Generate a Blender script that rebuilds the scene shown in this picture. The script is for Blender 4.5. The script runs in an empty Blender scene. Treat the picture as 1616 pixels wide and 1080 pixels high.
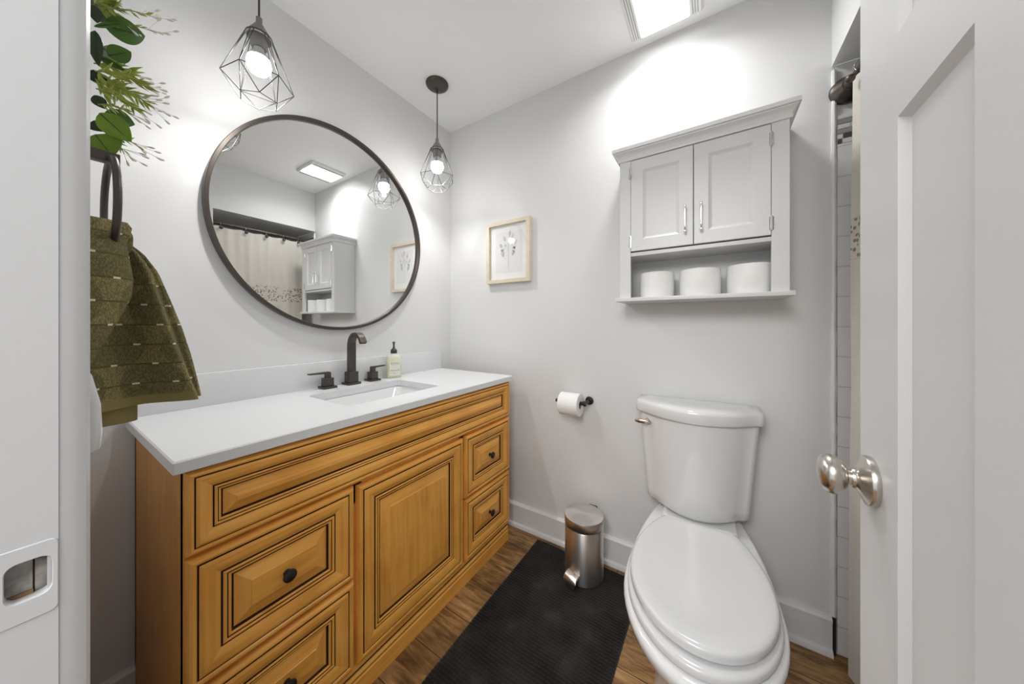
import bpy, bmesh, math, random
from mathutils import Vector, Matrix
random.seed(7)
PI = math.pi
sc = bpy.context.scene
C = sc.collection

# ------------------------------------------------------------------ camera
cam_d = bpy.data.cameras.new('camera')
cam_d.sensor_fit = 'HORIZONTAL'; cam_d.sensor_width = 36.0
cam_d.lens = 492.0 * 36.0 / 1616.0
cam_d.shift_y = -28.0 / 1616.0
cam_d.clip_start = 0.01; cam_d.clip_end = 100
cam = bpy.data.objects.new('camera', cam_d); C.objects.link(cam)
cam.location = (1.4725, -1.536, 1.158)
cam.rotation_euler = (PI/2, 0, math.radians(32.63))
sc.camera = cam

# ------------------------------------------------------------------ world, lights, exposure
w = bpy.data.worlds.new('world'); sc.world = w; w.use_nodes = True
bg = w.node_tree.nodes['Background']
bg.inputs[0].default_value = (0.95, 0.97, 1.0, 1); bg.inputs[1].default_value = 0.28   # even ambient fill added behind the open doorway
BULB = 19.0          # emission of the two pendant bulbs
SPOT = 3.6           # watts thrown downwards by each pendant
PANEL = 1.35          # watts thrown downwards through the ceiling light's prismatic diffuser
LENS = 2.6           # emission of the ceiling light's diffuser
def hall_fill(loc, aim, size, energy):     # two unseen fill lights added outside the doorway to brighten the room
    l = bpy.data.lights.new('hall_fill', 'AREA'); l.shape = 'DISK'; l.size = size; l.energy = energy; l.color = (1, .99, .975)
    o = bpy.data.objects.new('hall_fill', l); C.objects.link(o); o.location = loc
    o.rotation_euler = (Vector(aim) - Vector(loc)).to_track_quat('-Z', 'Y').to_euler()
hall_fill((1.25, -2.70, 2.25), (1.2, -.6, .9), .9, 9.0)
hall_fill((2.05, -2.50, 2.10), (.45, -.75, .75), 1.3, 5.5)
sc.view_settings.view_transform = 'Standard'; sc.view_settings.look = 'None'
sc.view_settings.gamma = 1.0; sc.view_settings.use_curve_mapping = False
sc.view_settings.exposure = 1.72
try:
    sc.cycles.max_bounces = 10; sc.cycles.diffuse_bounces = 6; sc.cycles.glossy_bounces = 5; sc.cycles.transmission_bounces = 6
    sc.cycles.transparent_max_bounces = 8; sc.cycles.use_denoising = True; sc.cycles.sample_clamp_indirect = 6.0
except Exception: pass

# ------------------------------------------------------------------ material helpers
MATS = {}
def mat(name, col, rough=.5, metal=0., spec=.5, coat=0., bump=None, noise=None):
    """principled material; bump=(scale,strength,dist), noise=(scale,amount) for gentle colour variation"""
    m = bpy.data.materials.new(name); m.use_nodes = True
    nt = m.node_tree; b = nt.nodes['Principled BSDF']
    b.inputs['Base Color'].default_value = (*col, 1); b.inputs['Roughness'].default_value = rough
    b.inputs['Metallic'].default_value = metal; b.inputs['Specular IOR Level'].default_value = spec
    b.inputs['Coat Weight'].default_value = coat
    tc = nt.nodes.new('ShaderNodeTexCoord')
    if noise:
        n = nt.nodes.new('ShaderNodeTexNoise'); n.inputs['Scale'].default_value = noise[0]; n.inputs['Detail'].default_value = 5
        nt.links.new(tc.outputs['Object'], n.inputs['Vector'])
        r = nt.nodes.new('ShaderNodeMapRange'); r.inputs[1].default_value = .3; r.inputs[2].default_value = .7
        r.inputs[3].default_value = 1 - noise[1]; r.inputs[4].default_value = 1 + noise[1]
        nt.links.new(n.outputs[0], r.inputs[0])
        mx = nt.nodes.new('ShaderNodeVectorMath'); mx.operation = 'SCALE'; mx.inputs[0].default_value = col
        nt.links.new(r.outputs[0], mx.inputs['Scale']); nt.links.new(mx.outputs[0], b.inputs['Base Color'])
    if bump:
        n = nt.nodes.new('ShaderNodeTexNoise'); n.inputs['Scale'].default_value = bump[0]; n.inputs['Detail'].default_value = 4
        nt.links.new(tc.outputs['Object'], n.inputs['Vector'])
        bp = nt.nodes.new('ShaderNodeBump'); bp.inputs['Strength'].default_value = bump[1]; bp.inputs['Distance'].default_value = bump[2]
        nt.links.new(n.outputs[0], bp.inputs['Height']); nt.links.new(bp.outputs[0], b.inputs['Normal'])
    MATS[name] = m
    return m

def N(nt, t, **kw):
    n = nt.nodes.new(t)
    for k, v in kw.items(): setattr(n, k, v)
    return n
def ramp(nt, stops):
    r = nt.nodes.new('ShaderNodeValToRGB'); e = r.color_ramp.elements
    while len(e) < len(stops): e.new(.5)
    for i, (p, c) in enumerate(stops): e[i].position = p; e[i].color = (*c, 1)
    return r
def math_node(nt, op, a, b=None, c=None):
    n = nt.nodes.new('ShaderNodeMath'); n.operation = op
    for i, v in enumerate((a, b, c)):
        if v is None: continue
        if isinstance(v, (int, float)): n.inputs[i].default_value = v
        else: nt.links.new(v, n.inputs[i])
    return n.outputs[0]

M_wall = mat('wall_paint', (.71, .713, .715), .42, spec=.35, bump=(55, .12, .002), noise=(1.3, .012))
M_ceil = mat('ceiling_paint', (.85, .85, .845), .6, spec=.3, bump=(40, .08, .002))
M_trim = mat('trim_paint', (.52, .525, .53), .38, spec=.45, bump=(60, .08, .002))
M_base = mat('baseboard_paint', (.76, .76, .76), .38, spec=.45)
M_door = mat('door_paint', (.66, .665, .67), .42, spec=.4, bump=(70, .14, .002))
M_cab = mat('white_lacquer', (.69, .695, .695), .35, spec=.45)
M_ceramic = mat('white_ceramic', (.70, .705, .71), .09, spec=.5, coat=.3)
M_plastic = mat('white_seat_plastic', (.62, .625, .63), .16, spec=.5)
M_quartz = mat('white_quartz', (.70, .71, .722), .3, spec=.45)
M_bronze = mat('dark_bronze', (.095, .080, .070), .36, metal=.75, bump=(300, .05, .0005))
M_black = mat('black_metal', (.02, .018, .017), .4, metal=.3)
M_gray = mat('gray_wire', (.055, .054, .053), .5, metal=.2)
M_socket = mat('gray_socket', (.24, .235, .23), .5, metal=.2)
M_chrome = mat('chrome', (.82, .82, .82), .1, metal=1)
M_nickel = mat('brushed_nickel', (.60, .565, .52), .25, metal=1, bump=(400, .04, .0004))
M_copper = mat('tarnished_lever', (.62, .50, .42), .14, metal=1)
M_paper = mat('tissue_paper', (.86, .86, .85), .9, spec=.1, bump=(180, .25, .001))
M_card = mat('cardboard_core', (.35, .27, .2), .9)
M_fwood = mat('pale_frame_wood', (.68, .60, .47), .55, noise=(30, .06))
M_mat = mat('picture_mat', (.87, .87, .86), .9, spec=.05)
M_print = mat('picture_print', (.80, .80, .795), .9, spec=.05)
M_ink = mat('drawing_ink', (.56, .55, .55), .9, spec=.05)
M_ink2 = mat('drawing_ink_pink', (.68, .62, .61), .9, spec=.05)
M_glaze = mat('dark_glaze', (.045, .022, .01), .5)
M_leaf = mat('leaf_green', (.055, .135, .012), .38, spec=.4, noise=(25, .25))
M_leafb = mat('leaf_bright', (.16, .28, .02), .4, spec=.4, noise=(25, .2))
M_leafd = mat('leaf_dark', (.025, .05, .02), .4, spec=.4, noise=(25, .2))
M_leafg = mat('leaf_grey', (.24, .25, .25), .6, spec=.3, noise=(40, .25))
M_needle = mat('needle_green', (.34, .40, .07), .55, noise=(40, .25))
M_bud = mat('flower_bud', (.80, .80, .72), .6)
M_stem = mat('plant_stem', (.22, .24, .08), .6)
M_label = mat('bottle_label', (.72, .72, .64), .6)
M_text = mat('label_ink', (.25, .27, .2), .7)
M_dark = mat('dark_gap', (.02, .018, .016), .8)
M_steel_dark = mat('dark_plastic', (.03, .03, .03), .45)
M_rust = mat('bare_worn_metal', (.30, .28, .26), .5, metal=.5, noise=(90, .5))
M_rawwood = mat('worn_brown_wood', (.16, .09, .045), .8, noise=(60, .5))
M_grout = mat('tile_caulk', (.82, .82, .81), .4)

def wood(name, axis, tint=1.0):
    m = bpy.data.materials.new(name); m.use_nodes = True; nt = m.node_tree; b = nt.nodes['Principled BSDF']
    tc = N(nt, 'ShaderNodeTexCoord'); mp = N(nt, 'ShaderNodeMapping')
    s = [26, 26, 26]; s[axis] = 1.6; mp.inputs['Scale'].default_value = s
    nt.links.new(tc.outputs['Object'], mp.inputs[0])
    n = N(nt, 'ShaderNodeTexNoise'); n.inputs['Scale'].default_value = 2.2; n.inputs['Detail'].default_value = 6; n.inputs['Distortion'].default_value = .5
    nt.links.new(mp.outputs[0], n.inputs['Vector'])
    n2 = N(nt, 'ShaderNodeTexNoise'); n2.inputs['Scale'].default_value = 7.5; n2.inputs['Detail'].default_value = 3
    nt.links.new(tc.outputs['Object'], n2.inputs['Vector'])
    f = math_node(nt, 'ADD', math_node(nt, 'MULTIPLY', n.outputs[0], .55), math_node(nt, 'MULTIPLY', n2.outputs[0], .45))
    r = ramp(nt, [(.30, (.58*tint, .245*tint, .040*tint)), (.50, (.75*tint, .355*tint, .068*tint)), (.70, (.85*tint, .44*tint, .102*tint))])
    nt.links.new(f, r.inputs[0]); nt.links.new(r.outputs[0], b.inputs['Base Color'])
    b.inputs['Roughness'].default_value = .36; b.inputs['Specular IOR Level'].default_value = .42
    return m
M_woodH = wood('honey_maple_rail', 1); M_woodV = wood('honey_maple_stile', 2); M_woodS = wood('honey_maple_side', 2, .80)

def floor_mat():
    m = bpy.data.materials.new('rustic_plank_floor'); m.use_nodes = True; nt = m.node_tree; b = nt.nodes['Principled BSDF']
    tc = N(nt, 'ShaderNodeTexCoord')
    br = N(nt, 'ShaderNodeTexBrick'); br.offset = .37; br.inputs['Scale'].default_value = 1
    br.inputs['Brick Width'].default_value = 1.1; br.inputs['Row Height'].default_value = .152; br.inputs['Mortar Size'].default_value = .0016
    br.inputs['Color1'].default_value = (0, 0, 0, 1); br.inputs['Color2'].default_value = (1, 1, 1, 1); br.inputs['Mortar'].default_value = (.5, .5, .5, 1)
    nt.links.new(tc.outputs['Object'], br.inputs['Vector'])
    mp = N(nt, 'ShaderNodeMapping'); mp.inputs['Scale'].default_value = (2.2, 13, 1)
    nt.links.new(tc.outputs['Object'], mp.inputs[0])
    ad = N(nt, 'ShaderNodeVectorMath', operation='ADD'); nt.links.new(mp.outputs[0], ad.inputs[0])
    sc_ = N(nt, 'ShaderNodeVectorMath', operation='SCALE'); sc_.inputs['Scale'].default_value = 9
    nt.links.new(br.outputs[0], sc_.inputs[0]); nt.links.new(sc_.outputs[0], ad.inputs[1])
    n = N(nt, 'ShaderNodeTexNoise'); n.inputs['Scale'].default_value = 3.2; n.inputs['Detail'].default_value = 9; n.inputs['Roughness'].default_value = .68; n.inputs['Distortion'].default_value = .6
    nt.links.new(ad.outputs[0], n.inputs['Vector'])
    r = ramp(nt, [(.28, (.055, .025, .011)), (.42, (.18, .092, .033)), (.53, (.32, .175, .065)), (.66, (.47, .29, .125)), (.8, (.58, .45, .30))])
    nt.links.new(n.outputs[0], r.inputs[0])
    n2 = N(nt, 'ShaderNodeTexNoise'); n2.inputs['Scale'].default_value = 6; n2.inputs['Detail'].default_value = 4
    nt.links.new(tc.outputs['Object'], n2.inputs['Vector'])
    mr = N(nt, 'ShaderNodeMapRange'); mr.inputs[1].default_value = .35; mr.inputs[2].default_value = .65; mr.inputs[3].default_value = .6; mr.inputs[4].default_value = 1.15
    nt.links.new(n2.outputs[0], mr.inputs[0])
    sv = N(nt, 'ShaderNodeVectorMath', operation='SCALE'); nt.links.new(r.outputs[0], sv.inputs[0]); nt.links.new(mr.outputs[0], sv.inputs['Scale'])
    mx = N(nt, 'ShaderNodeMix', data_type='RGBA'); nt.links.new(br.outputs['Fac'], mx.inputs[0]); nt.links.new(sv.outputs[0], mx.inputs[6]); mx.inputs[7].default_value = (.02, .012, .008, 1)
    nt.links.new(mx.outputs[2], b.inputs['Base Color'])
    b.inputs['Roughness'].default_value = .42
    bp = N(nt, 'ShaderNodeBump'); bp.inputs['Strength'].default_value = .25; bp.inputs['Distance'].default_value = .003
    nt.links.new(n.outputs[0], bp.inputs['Height']); nt.links.new(bp.outputs[0], b.inputs['Normal'])
    return m
M_floor = floor_mat()

def towel_mat():
    m = bpy.data.materials.new('olive_terry'); m.use_nodes = True; nt = m.node_tree; b = nt.nodes['Principled BSDF']
    uv = N(nt, 'ShaderNodeUVMap'); uv.uv_map = 'UVMap'
    sp = N(nt, 'ShaderNodeSeparateXYZ'); nt.links.new(uv.outputs[0], sp.inputs[0])
    u, v = sp.outputs[0], sp.outputs[1]            # metres along the cloth
    row = math_node(nt, 'DIVIDE', v, .034); rf = math_node(nt, 'FRACT', row); ri = math_node(nt, 'FLOOR', row)
    uu = math_node(nt, 'ADD', math_node(nt, 'DIVIDE', u, .052), math_node(nt, 'MULTIPLY', ri, .5)); uf = math_node(nt, 'FRACT', uu)
    line = math_node(nt, 'LESS_THAN', rf, .07)
    dash = math_node(nt, 'MULTIPLY', math_node(nt, 'LESS_THAN', rf, .085), math_node(nt, 'LESS_THAN', uf, .17))
    # round piled patches between flat weave
    cx = math_node(nt, 'SUBTRACT', math_node(nt, 'FRACT', math_node(nt, 'ADD', math_node(nt, 'DIVIDE', u, .105), math_node(nt, 'MULTIPLY', math_node(nt, 'FLOOR', math_node(nt, 'DIVIDE', v, .068)), .5))), .5)
    cy = math_node(nt, 'MULTIPLY', math_node(nt, 'SUBTRACT', math_node(nt, 'FRACT', math_node(nt, 'DIVIDE', v, .068)), .5), .65)
    d = math_node(nt, 'SQRT', math_node(nt, 'ADD', math_node(nt, 'MULTIPLY', cx, cx), math_node(nt, 'MULTIPLY', cy, cy)))
    pile = math_node(nt, 'LESS_THAN', d, .40)
    vo = N(nt, 'ShaderNodeTexVoronoi'); vo.inputs['Scale'].default_value = 560
    mp = N(nt, 'ShaderNodeMapping'); mp.inputs['Scale'].default_value = (1, .55, 1); mp.inputs['Rotation'].default_value = (0, 0, .5)
    nt.links.new(uv.outputs[0], mp.inputs[0]); nt.links.new(mp.outputs[0], vo.inputs['Vector'])
    tex = N(nt, 'ShaderNodeMapRange'); tex.inputs[1].default_value = 0; tex.inputs[2].default_value = .7; tex.inputs[3].default_value = 1.25; tex.inputs[4].default_value = .60
    nt.links.new(vo.outputs['Distance'], tex.inputs[0])
    mixc = N(nt, 'ShaderNodeMix', data_type='RGBA'); nt.links.new(pile, mixc.inputs[0])
    mixc.inputs[6].default_value = (.30, .255, .115, 1); mixc.inputs[7].default_value = (.215, .19, .09, 1)
    sv = N(nt, 'ShaderNodeVectorMath', operation='SCALE'); nt.links.new(mixc.outputs[2], sv.inputs[0]); nt.links.new(tex.outputs[0], sv.inputs['Scale'])
    ml = N(nt, 'ShaderNodeMix', data_type='RGBA'); nt.links.new(line, ml.inputs[0]); nt.links.new(sv.outputs[0], ml.inputs[6]); ml.inputs[7].default_value = (.12, .105, .045, 1)
    md = N(nt, 'ShaderNodeMix', data_type='RGBA'); nt.links.new(dash, md.inputs[0]); nt.links.new(ml.outputs[2], md.inputs[6]); md.inputs[7].default_value = (.75, .70, .55, 1)
    nt.links.new(md.outputs[2], b.inputs['Base Color']); b.inputs['Roughness'].default_value = .95; b.inputs['Specular IOR Level'].default_value = .1
    h = math_node(nt, 'ADD', math_node(nt, 'MULTIPLY', pile, .6), math_node(nt, 'MULTIPLY', tex.outputs[0], .6))
    h = math_node(nt, 'SUBTRACT', h, math_node(nt, 'MULTIPLY', line, .8))
    bp = N(nt, 'ShaderNodeBump'); bp.inputs['Strength'].default_value = .8; bp.inputs['Distance'].default_value = .003
    nt.links.new(h, bp.inputs['Height']); nt.links.new(bp.outputs[0], b.inputs['Normal'])
    return m
M_towel = towel_mat()
M_hem = mat('olive_hem', (.25, .205, .085), .9, spec=.1, bump=(400, .4, .001))

def rug_mat():
    m = mat('black_chenille', (.012, .010, .010), .95, spec=.12); nt = m.node_tree; b = nt.nodes['Principled BSDF']
    tc = N(nt, 'ShaderNodeTexCoord'); n = N(nt, 'ShaderNodeTexNoise'); n.inputs['Scale'].default_value = 9; n.inputs['Detail'].default_value = 5
    nt.links.new(tc.outputs['Object'], n.inputs['Vector'])
    r = ramp(nt, [(.35, (.010, .009, .0085)), (.6, (.022, .0195, .018)), (.75, (.036, .032, .030))])
    nt.links.new(n.outputs[0], r.inputs[0]); nt.links.new(r.outputs[0], b.inputs['Base Color'])
    b.inputs['Sheen Weight'].default_value = .15
    return m
M_rug = rug_mat()

def brushed(name, radial):
    m = mat(name, (.74, .715, .69), .24, metal=1); nt = m.node_tree; b = nt.nodes['Principled BSDF']
    tc = N(nt, 'ShaderNodeTexCoord')
    if radial:
        gr = N(nt, 'ShaderNodeSeparateXYZ'); nt.links.new(tc.outputs['Object'], gr.inputs[0])
        l = N(nt, 'ShaderNodeVectorMath', operation='LENGTH'); cb = N(nt, 'ShaderNodeCombineXYZ')
        nt.links.new(gr.outputs[0], cb.inputs[0]); nt.links.new(gr.outputs[1], cb.inputs[1]); nt.links.new(cb.outputs[0], l.inputs[0])
        n = N(nt, 'ShaderNodeTexNoise', noise_dimensions='1D'); n.inputs['Scale'].default_value = 900
        nt.links.new(l.outputs['Value'], n.inputs['W'])
    else:
        mp = N(nt, 'ShaderNodeMapping'); mp.inputs['Scale'].default_value = (20, 20, 700)
        nt.links.new(tc.outputs['Object'], mp.inputs[0]); n = N(nt, 'ShaderNodeTexNoise'); n.inputs['Scale'].default_value = 1
        nt.links.new(mp.outputs[0], n.inputs['Vector'])
    tg = N(nt, 'ShaderNodeTangent'); tg.direction_type = 'RADIAL'; tg.axis = 'Z'; nt.links.new(tg.outputs[0], b.inputs['Tangent'])
    b.inputs['Anisotropic'].default_value = .8; b.inputs['Anisotropic Rotation'].default_value = 0 if radial else .25; b.inputs['Roughness'].default_value = .33
    bp = N(nt, 'ShaderNodeBump'); bp.inputs['Strength'].default_value = .015; bp.inputs['Distance'].default_value = .0004
    nt.links.new(n.outputs[0], bp.inputs['Height']); nt.links.new(bp.outputs[0], b.inputs['Normal'])
    return m
M_steel = brushed('brushed_steel', False); M_steel_r = brushed('brushed_steel_lid', True)

def emit(name, col, s):
    m = bpy.data.materials.new(name); m.use_nodes = True; nt = m.node_tree; nt.nodes.clear()
    e = nt.nodes.new('ShaderNodeEmission'); e.inputs[0].default_value = (*col, 1); e.inputs[1].default_value = s
    o = nt.nodes.new('ShaderNodeOutputMaterial'); nt.links.new(e.outputs[0], o.inputs[0]); return m
M_bulb = emit('lit_bulb', (1.0, .985, .965), BULB); M_lens = emit('lit_diffuser', (1, .995, .985), LENS)

def pane_mat():
    m = bpy.data.materials.new('clear_pane'); m.use_nodes = True; nt = m.node_tree; nt.nodes.clear()
    t = N(nt, 'ShaderNodeBsdfTransparent'); g = N(nt, 'ShaderNodeBsdfGlossy'); g.inputs['Roughness'].default_value = .02
    lw = N(nt, 'ShaderNodeLayerWeight'); lw.inputs[0].default_value = .5
    fac = math_node(nt, 'ADD', math_node(nt, 'MULTIPLY', math_node(nt, 'POWER', lw.outputs['Facing'], 5.0), .9), .045)
    mx = N(nt, 'ShaderNodeMixShader'); o = N(nt, 'ShaderNodeOutputMaterial')
    nt.links.new(fac, mx.inputs[0]); nt.links.new(t.outputs[0], mx.inputs[1]); nt.links.new(g.outputs[0], mx.inputs[2]); nt.links.new(mx.outputs[0], o.inputs[0])
    return m
M_pane = pane_mat()
M_mirror = mat('mirror_silver', (.86, .87, .865), .0, metal=1)
M_bottle = mat('clear_bottle', (.93, .94, .86), .08); M_bottle.node_tree.nodes['Principled BSDF'].inputs['Alpha'].default_value = .35
M_soap = mat('yellow_soap', (.80, .80, .40), .3); M_soap.node_tree.nodes['Principled BSDF'].inputs['Alpha'].default_value = .75

def linen(name, lace):
    m = mat(name, (.66, .61, .53), .95, spec=.05); nt = m.node_tree; b = nt.nodes['Principled BSDF']
    tc = N(nt, 'ShaderNodeTexCoord'); mp = N(nt, 'ShaderNodeMapping'); mp.inputs['Scale'].default_value = (60, 60, 300)
    nt.links.new(tc.outputs['Object'], mp.inputs[0]); n = N(nt, 'ShaderNodeTexNoise'); n.inputs['Scale'].default_value = 1; n.inputs['Detail'].default_value = 4
    nt.links.new(mp.outputs[0], n.inputs['Vector'])
    r = ramp(nt, [(.3, (.80, .77, .71)), (.7, (.89, .865, .815))]); nt.links.new(n.outputs[0], r.inputs[0])
    nt.links.new(r.outputs[0], b.inputs['Base Color'])
    bp = N(nt, 'ShaderNodeBump'); bp.inputs['Strength'].default_value = .25; bp.inputs['Distance'].default_value = .001
    nt.links.new(n.outputs[0], bp.inputs['Height']); nt.links.new(bp.outputs[0], b.inputs['Normal'])
    if lace:
        vo = N(nt, 'ShaderNodeTexVoronoi'); vo.inputs['Scale'].default_value = 62
        nt.links.new(tc.outputs['Object'], vo.inputs['Vector'])
        g = math_node(nt, 'GREATER_THAN', vo.outputs['Distance'], .36)
        nt.links.new(math_node(nt, 'ADD', math_node(nt, 'MULTIPLY', g, .55), .45), b.inputs['Alpha'])
        mx = N(nt, 'ShaderNodeMix', data_type='RGBA'); nt.links.new(g, mx.inputs[0]); mx.inputs[6].default_value = (.34, .29, .23, 1); mx.inputs[7].default_value = (.66, .62, .55, 1)
        nt.links.new(mx.outputs[2], b.inputs['Base Color'])
    return m
def translucent(m, amount):
    nt = m.node_tree; b = nt.nodes['Principled BSDF']; o = nt.nodes['Material Output']
    t = N(nt, 'ShaderNodeBsdfTranslucent'); mx = N(nt, 'ShaderNodeMixShader'); mx.inputs[0].default_value = amount
    t.inputs[0].default_value = (.85, .80, .72, 1)
    nt.links.new(b.outputs[0], mx.inputs[1]); nt.links.new(t.outputs[0], mx.inputs[2]); nt.links.new(mx.outputs[0], o.inputs[0])
M_linen = linen('cream_linen', False); translucent(M_linen, .3)
M_lace = linen('cream_lace', True)

def tile_mat():
    m = mat('white_subway_tile', (.80, .80, .795), .12, spec=.5); nt = m.node_tree; b = nt.nodes['Principled BSDF']
    tc = N(nt, 'ShaderNodeTexCoord'); sp = N(nt, 'ShaderNodeSeparateXYZ'); nt.links.new(tc.outputs['Object'], sp.inputs[0])
    cb = N(nt, 'ShaderNodeCombineXYZ'); nt.links.new(math_node(nt, 'ADD', sp.outputs[0], sp.outputs[1]), cb.inputs[0]); nt.links.new(sp.outputs[2], cb.inputs[1])
    br = N(nt, 'ShaderNodeTexBrick'); br.offset = .5; br.inputs['Scale'].default_value = 1; br.inputs['Brick Width'].default_value = .21; br.inputs['Row Height'].default_value = .1045
    br.inputs['Mortar Size'].default_value = .0022; br.inputs['Mortar Smooth'].default_value = .3
    br.inputs['Color1'].default_value = (.80, .80, .795, 1); br.inputs['Color2'].default_value = (.79, .79, .785, 1); br.inputs['Mortar'].default_value = (.62, .615, .60, 1)
    nt.links.new(cb.outputs[0], br.inputs['Vector']); nt.links.new(br.outputs[0], b.inputs['Base Color'])
    bp = N(nt, 'ShaderNodeBump'); bp.invert = True; bp.inputs['Strength'].default_value = .6; bp.inputs['Distance'].default_value = .002
    nt.links.new(br.outputs['Fac'], bp.inputs['Height']); nt.links.new(bp.outputs[0], b.inputs['Normal'])
    return m
M_tile = tile_mat()
def grille_mat():
    return mat('grille_plastic', (.78, .78, .76), .5)
M_grille = grille_mat()
M_mosA = mat('mosaic_grey', (.36, .36, .355), .2); M_mosB = mat('mosaic_brown', (.13, .095, .065), .2); M_mosC = mat('mosaic_white', (.74, .74, .73), .2)

# ------------------------------------------------------------------ mesh helpers
def BM(): return bmesh.new()
def box(bm, x0, x1, y0, y1, z0, z1, mi=0, bev=0):
    vs = [bm.verts.new(p) for p in ((x0,y0,z0),(x1,y0,z0),(x1,y1,z0),(x0,y1,z0),(x0,y0,z1),(x1,y0,z1),(x1,y1,z1),(x0,y1,z1))]
    fs = [bm.faces.new([vs[i] for i in f]) for f in ((0,3,2,1),(4,5,6,7),(0,1,5,4),(1,2,6,5),(2,3,7,6),(3,0,4,7))]
    for f in fs: f.material_index = mi
    if bev:
        es = list({e for f in fs for e in f.edges})
        bmesh.ops.bevel(bm, geom=es, offset=bev, segments=3, profile=.6, affect='EDGES', material=mi)
    return bm
def rings(bm, rs, closed=True, cap0=True, cap1=True, mi=0, mis=None):
    """loft a list of rings (lists of points, same length)"""
    V = [[bm.verts.new(p) for p in r] for r in rs]; n = len(rs[0])
    for i in range(len(V)-1):
        for j in range(n if closed else n-1):
            k = (j+1) % n
            f = bm.faces.new((V[i][j], V[i][k], V[i+1][k], V[i+1][j])); f.material_index = mis[i] if mis else mi
    if cap0: f = bm.faces.new(list(reversed(V[0]))); f.material_index = mis[0] if mis else mi
    if cap1: f = bm.faces.new(V[-1]); f.material_index = mis[-1] if mis else mi
    return V
def lathe(bm, prof, c=(0,0,0), axis='z', n=32, mi=0, caps=True):
    """prof: list of (radius, height along axis)"""
    rs = []
    for r, h in prof:
        ring = []
        for i in range(n):
            a = 2*PI*i/n; x, y = max(r, 1e-5)*math.cos(a), max(r, 1e-5)*math.sin(a)
            p = {'z': (x, y, h), 'x': (h, x, y), '-x': (-h, -x, y), 'y': (y, h, x), '-y': (-y, -h, x)}[axis]
            ring.append((c[0]+p[0], c[1]+p[1], c[2]+p[2]))
        rs.append(ring)
    return rings(bm, rs, cap0=caps, cap1=caps, mi=mi)
def tube(bm, pts, r, n=8, closed=False, mi=0):
    pts = [Vector(p) for p in pts]; m = len(pts); rs = []; up = None
    for i in range(m):
        a = pts[(i-1) % m] if (closed or i > 0) else pts[i]; b = pts[(i+1) % m] if (closed or i < m-1) else pts[i]
        t = (b-a).normalized()
        if up is None: up = t.orthogonal().normalized()
        up = (up - t*up.dot(t)).normalized() if (up - t*up.dot(t)).length > 1e-6 else t.orthogonal().normalized()
        s = t.cross(up); rr = r[i] if isinstance(r, (list, tuple)) else r
        rs.append([pts[i] + (up*math.cos(2*PI*k/n) + s*math.sin(2*PI*k/n))*rr for k in range(n)])
    if closed: rs.append(rs[0])
    return rings(bm, rs, cap0=not closed, cap1=not closed, mi=mi)
def prism(bm, poly, axis, a, b, mi=0, bev=0):
    """extrude 2D polygon along axis: 'x' poly=(y,z), 'y' poly=(x,z), 'z' poly=(x,y)"""
    def P(p, t): return {'x': (t, p[0], p[1]), 'y': (p[0], t, p[1]), 'z': (p[0], p[1], t)}[axis]
    return rings(bm, [[P(p, a) for p in poly], [P(p, b) for p in poly]], mi=mi)
def obj(name, bm, mats, parent=None, smooth=35, label=None, cat=None, group=None, kind=None):
    bmesh.ops.remove_doubles(bm, verts=bm.verts, dist=1e-6)
    bmesh.ops.recalc_face_normals(bm, faces=bm.faces)
    me = bpy.data.meshes.new(name); bm.to_mesh(me); bm.free()
    for m in (mats if isinstance(mats, (list, tuple)) else [mats]): me.materials.append(m)
    if smooth:
        me.polygons.foreach_set('use_smooth', [True]*len(me.polygons)); me.set_sharp_from_angle(angle=math.radians(smooth))
    o = bpy.data.objects.new(name, me); C.objects.link(o)
    if parent:
        o.parent = parent
        if parent.type == 'EMPTY' or parent.parent is not None or True:
            o.matrix_parent_inverse = Matrix.Identity(4)
    if label: o['label'] = label
    if cat: o['category'] = cat
    if group: o['group'] = group
    if kind: o['kind'] = kind
    return o
def thing(name, label, cat, loc=(0,0,0), rz=0, group=None):
    o = bpy.data.objects.new(name, None); C.objects.link(o); o.location = loc; o.rotation_euler = (0, 0, rz)
    o.empty_display_size = .05; o['label'] = label; o['category'] = cat
    if group: o['group'] = group
    return o
def struct(name, bm, m, smooth=35): return obj(name, bm, m, smooth=smooth, kind='structure')
def copy_tree(o, parent=None):
    c = o.copy(); C.objects.link(c)
    if parent: c.parent = parent
    for ch in list(o.children): copy_tree(ch, c)
    return c
def rrect(x0, x1, y0, y1, r, n=5):
    pts = []
    for cx, cy, a0 in ((x1-r, y1-r, 0), (x0+r, y1-r, 90), (x0+r, y0+r, 180), (x1-r, y0+r, 270)):
        for i in range(n+1):
            a = math.radians(a0 + 90*i/n); pts.append((cx + r*math.cos(a), cy + r*math.sin(a)))
    return pts

# ------------------------------------------------------------------ room shell
H = 2.44; YF = -1.526                    # ceiling height, inner face of the doorway wall
b = BM(); box(b, -.12, 2.75, -1.66, .12, -.1, 0); struct('floor', b, M_floor)
b = BM(); box(b, -.12, 3.2, -4.2, -1.66, -.1, 0); struct('floor_hall', b, M_floor)
b = BM(); box(b, -.12, 2.75, -1.66, .12, H, H+.1); struct('ceiling', b, M_ceil)
b = BM(); box(b, -.12, 0, -1.66, .12, 0, H); struct('wall_left', b, M_wall)
b = BM(); box(b, 0, 1.834, 0, .12, 0, H); struct('wall_back', b, M_wall)
b = BM()                                  # doorway wall: left of the opening, right of it, above it
box(b, 0, 1.008, YF-.115, YF, 0, H); box(b, 1.672, 1.83, YF-.115, YF, 0, H); box(b, 1.008, 1.672, YF-.115, YF, 2.07, H)
struct('wall_front', b, M_wall)
b = BM(); box(b, 1.83, 2.75, -1.66, -.745, 0, H); struct('wall_right', b, M_wall)
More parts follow.
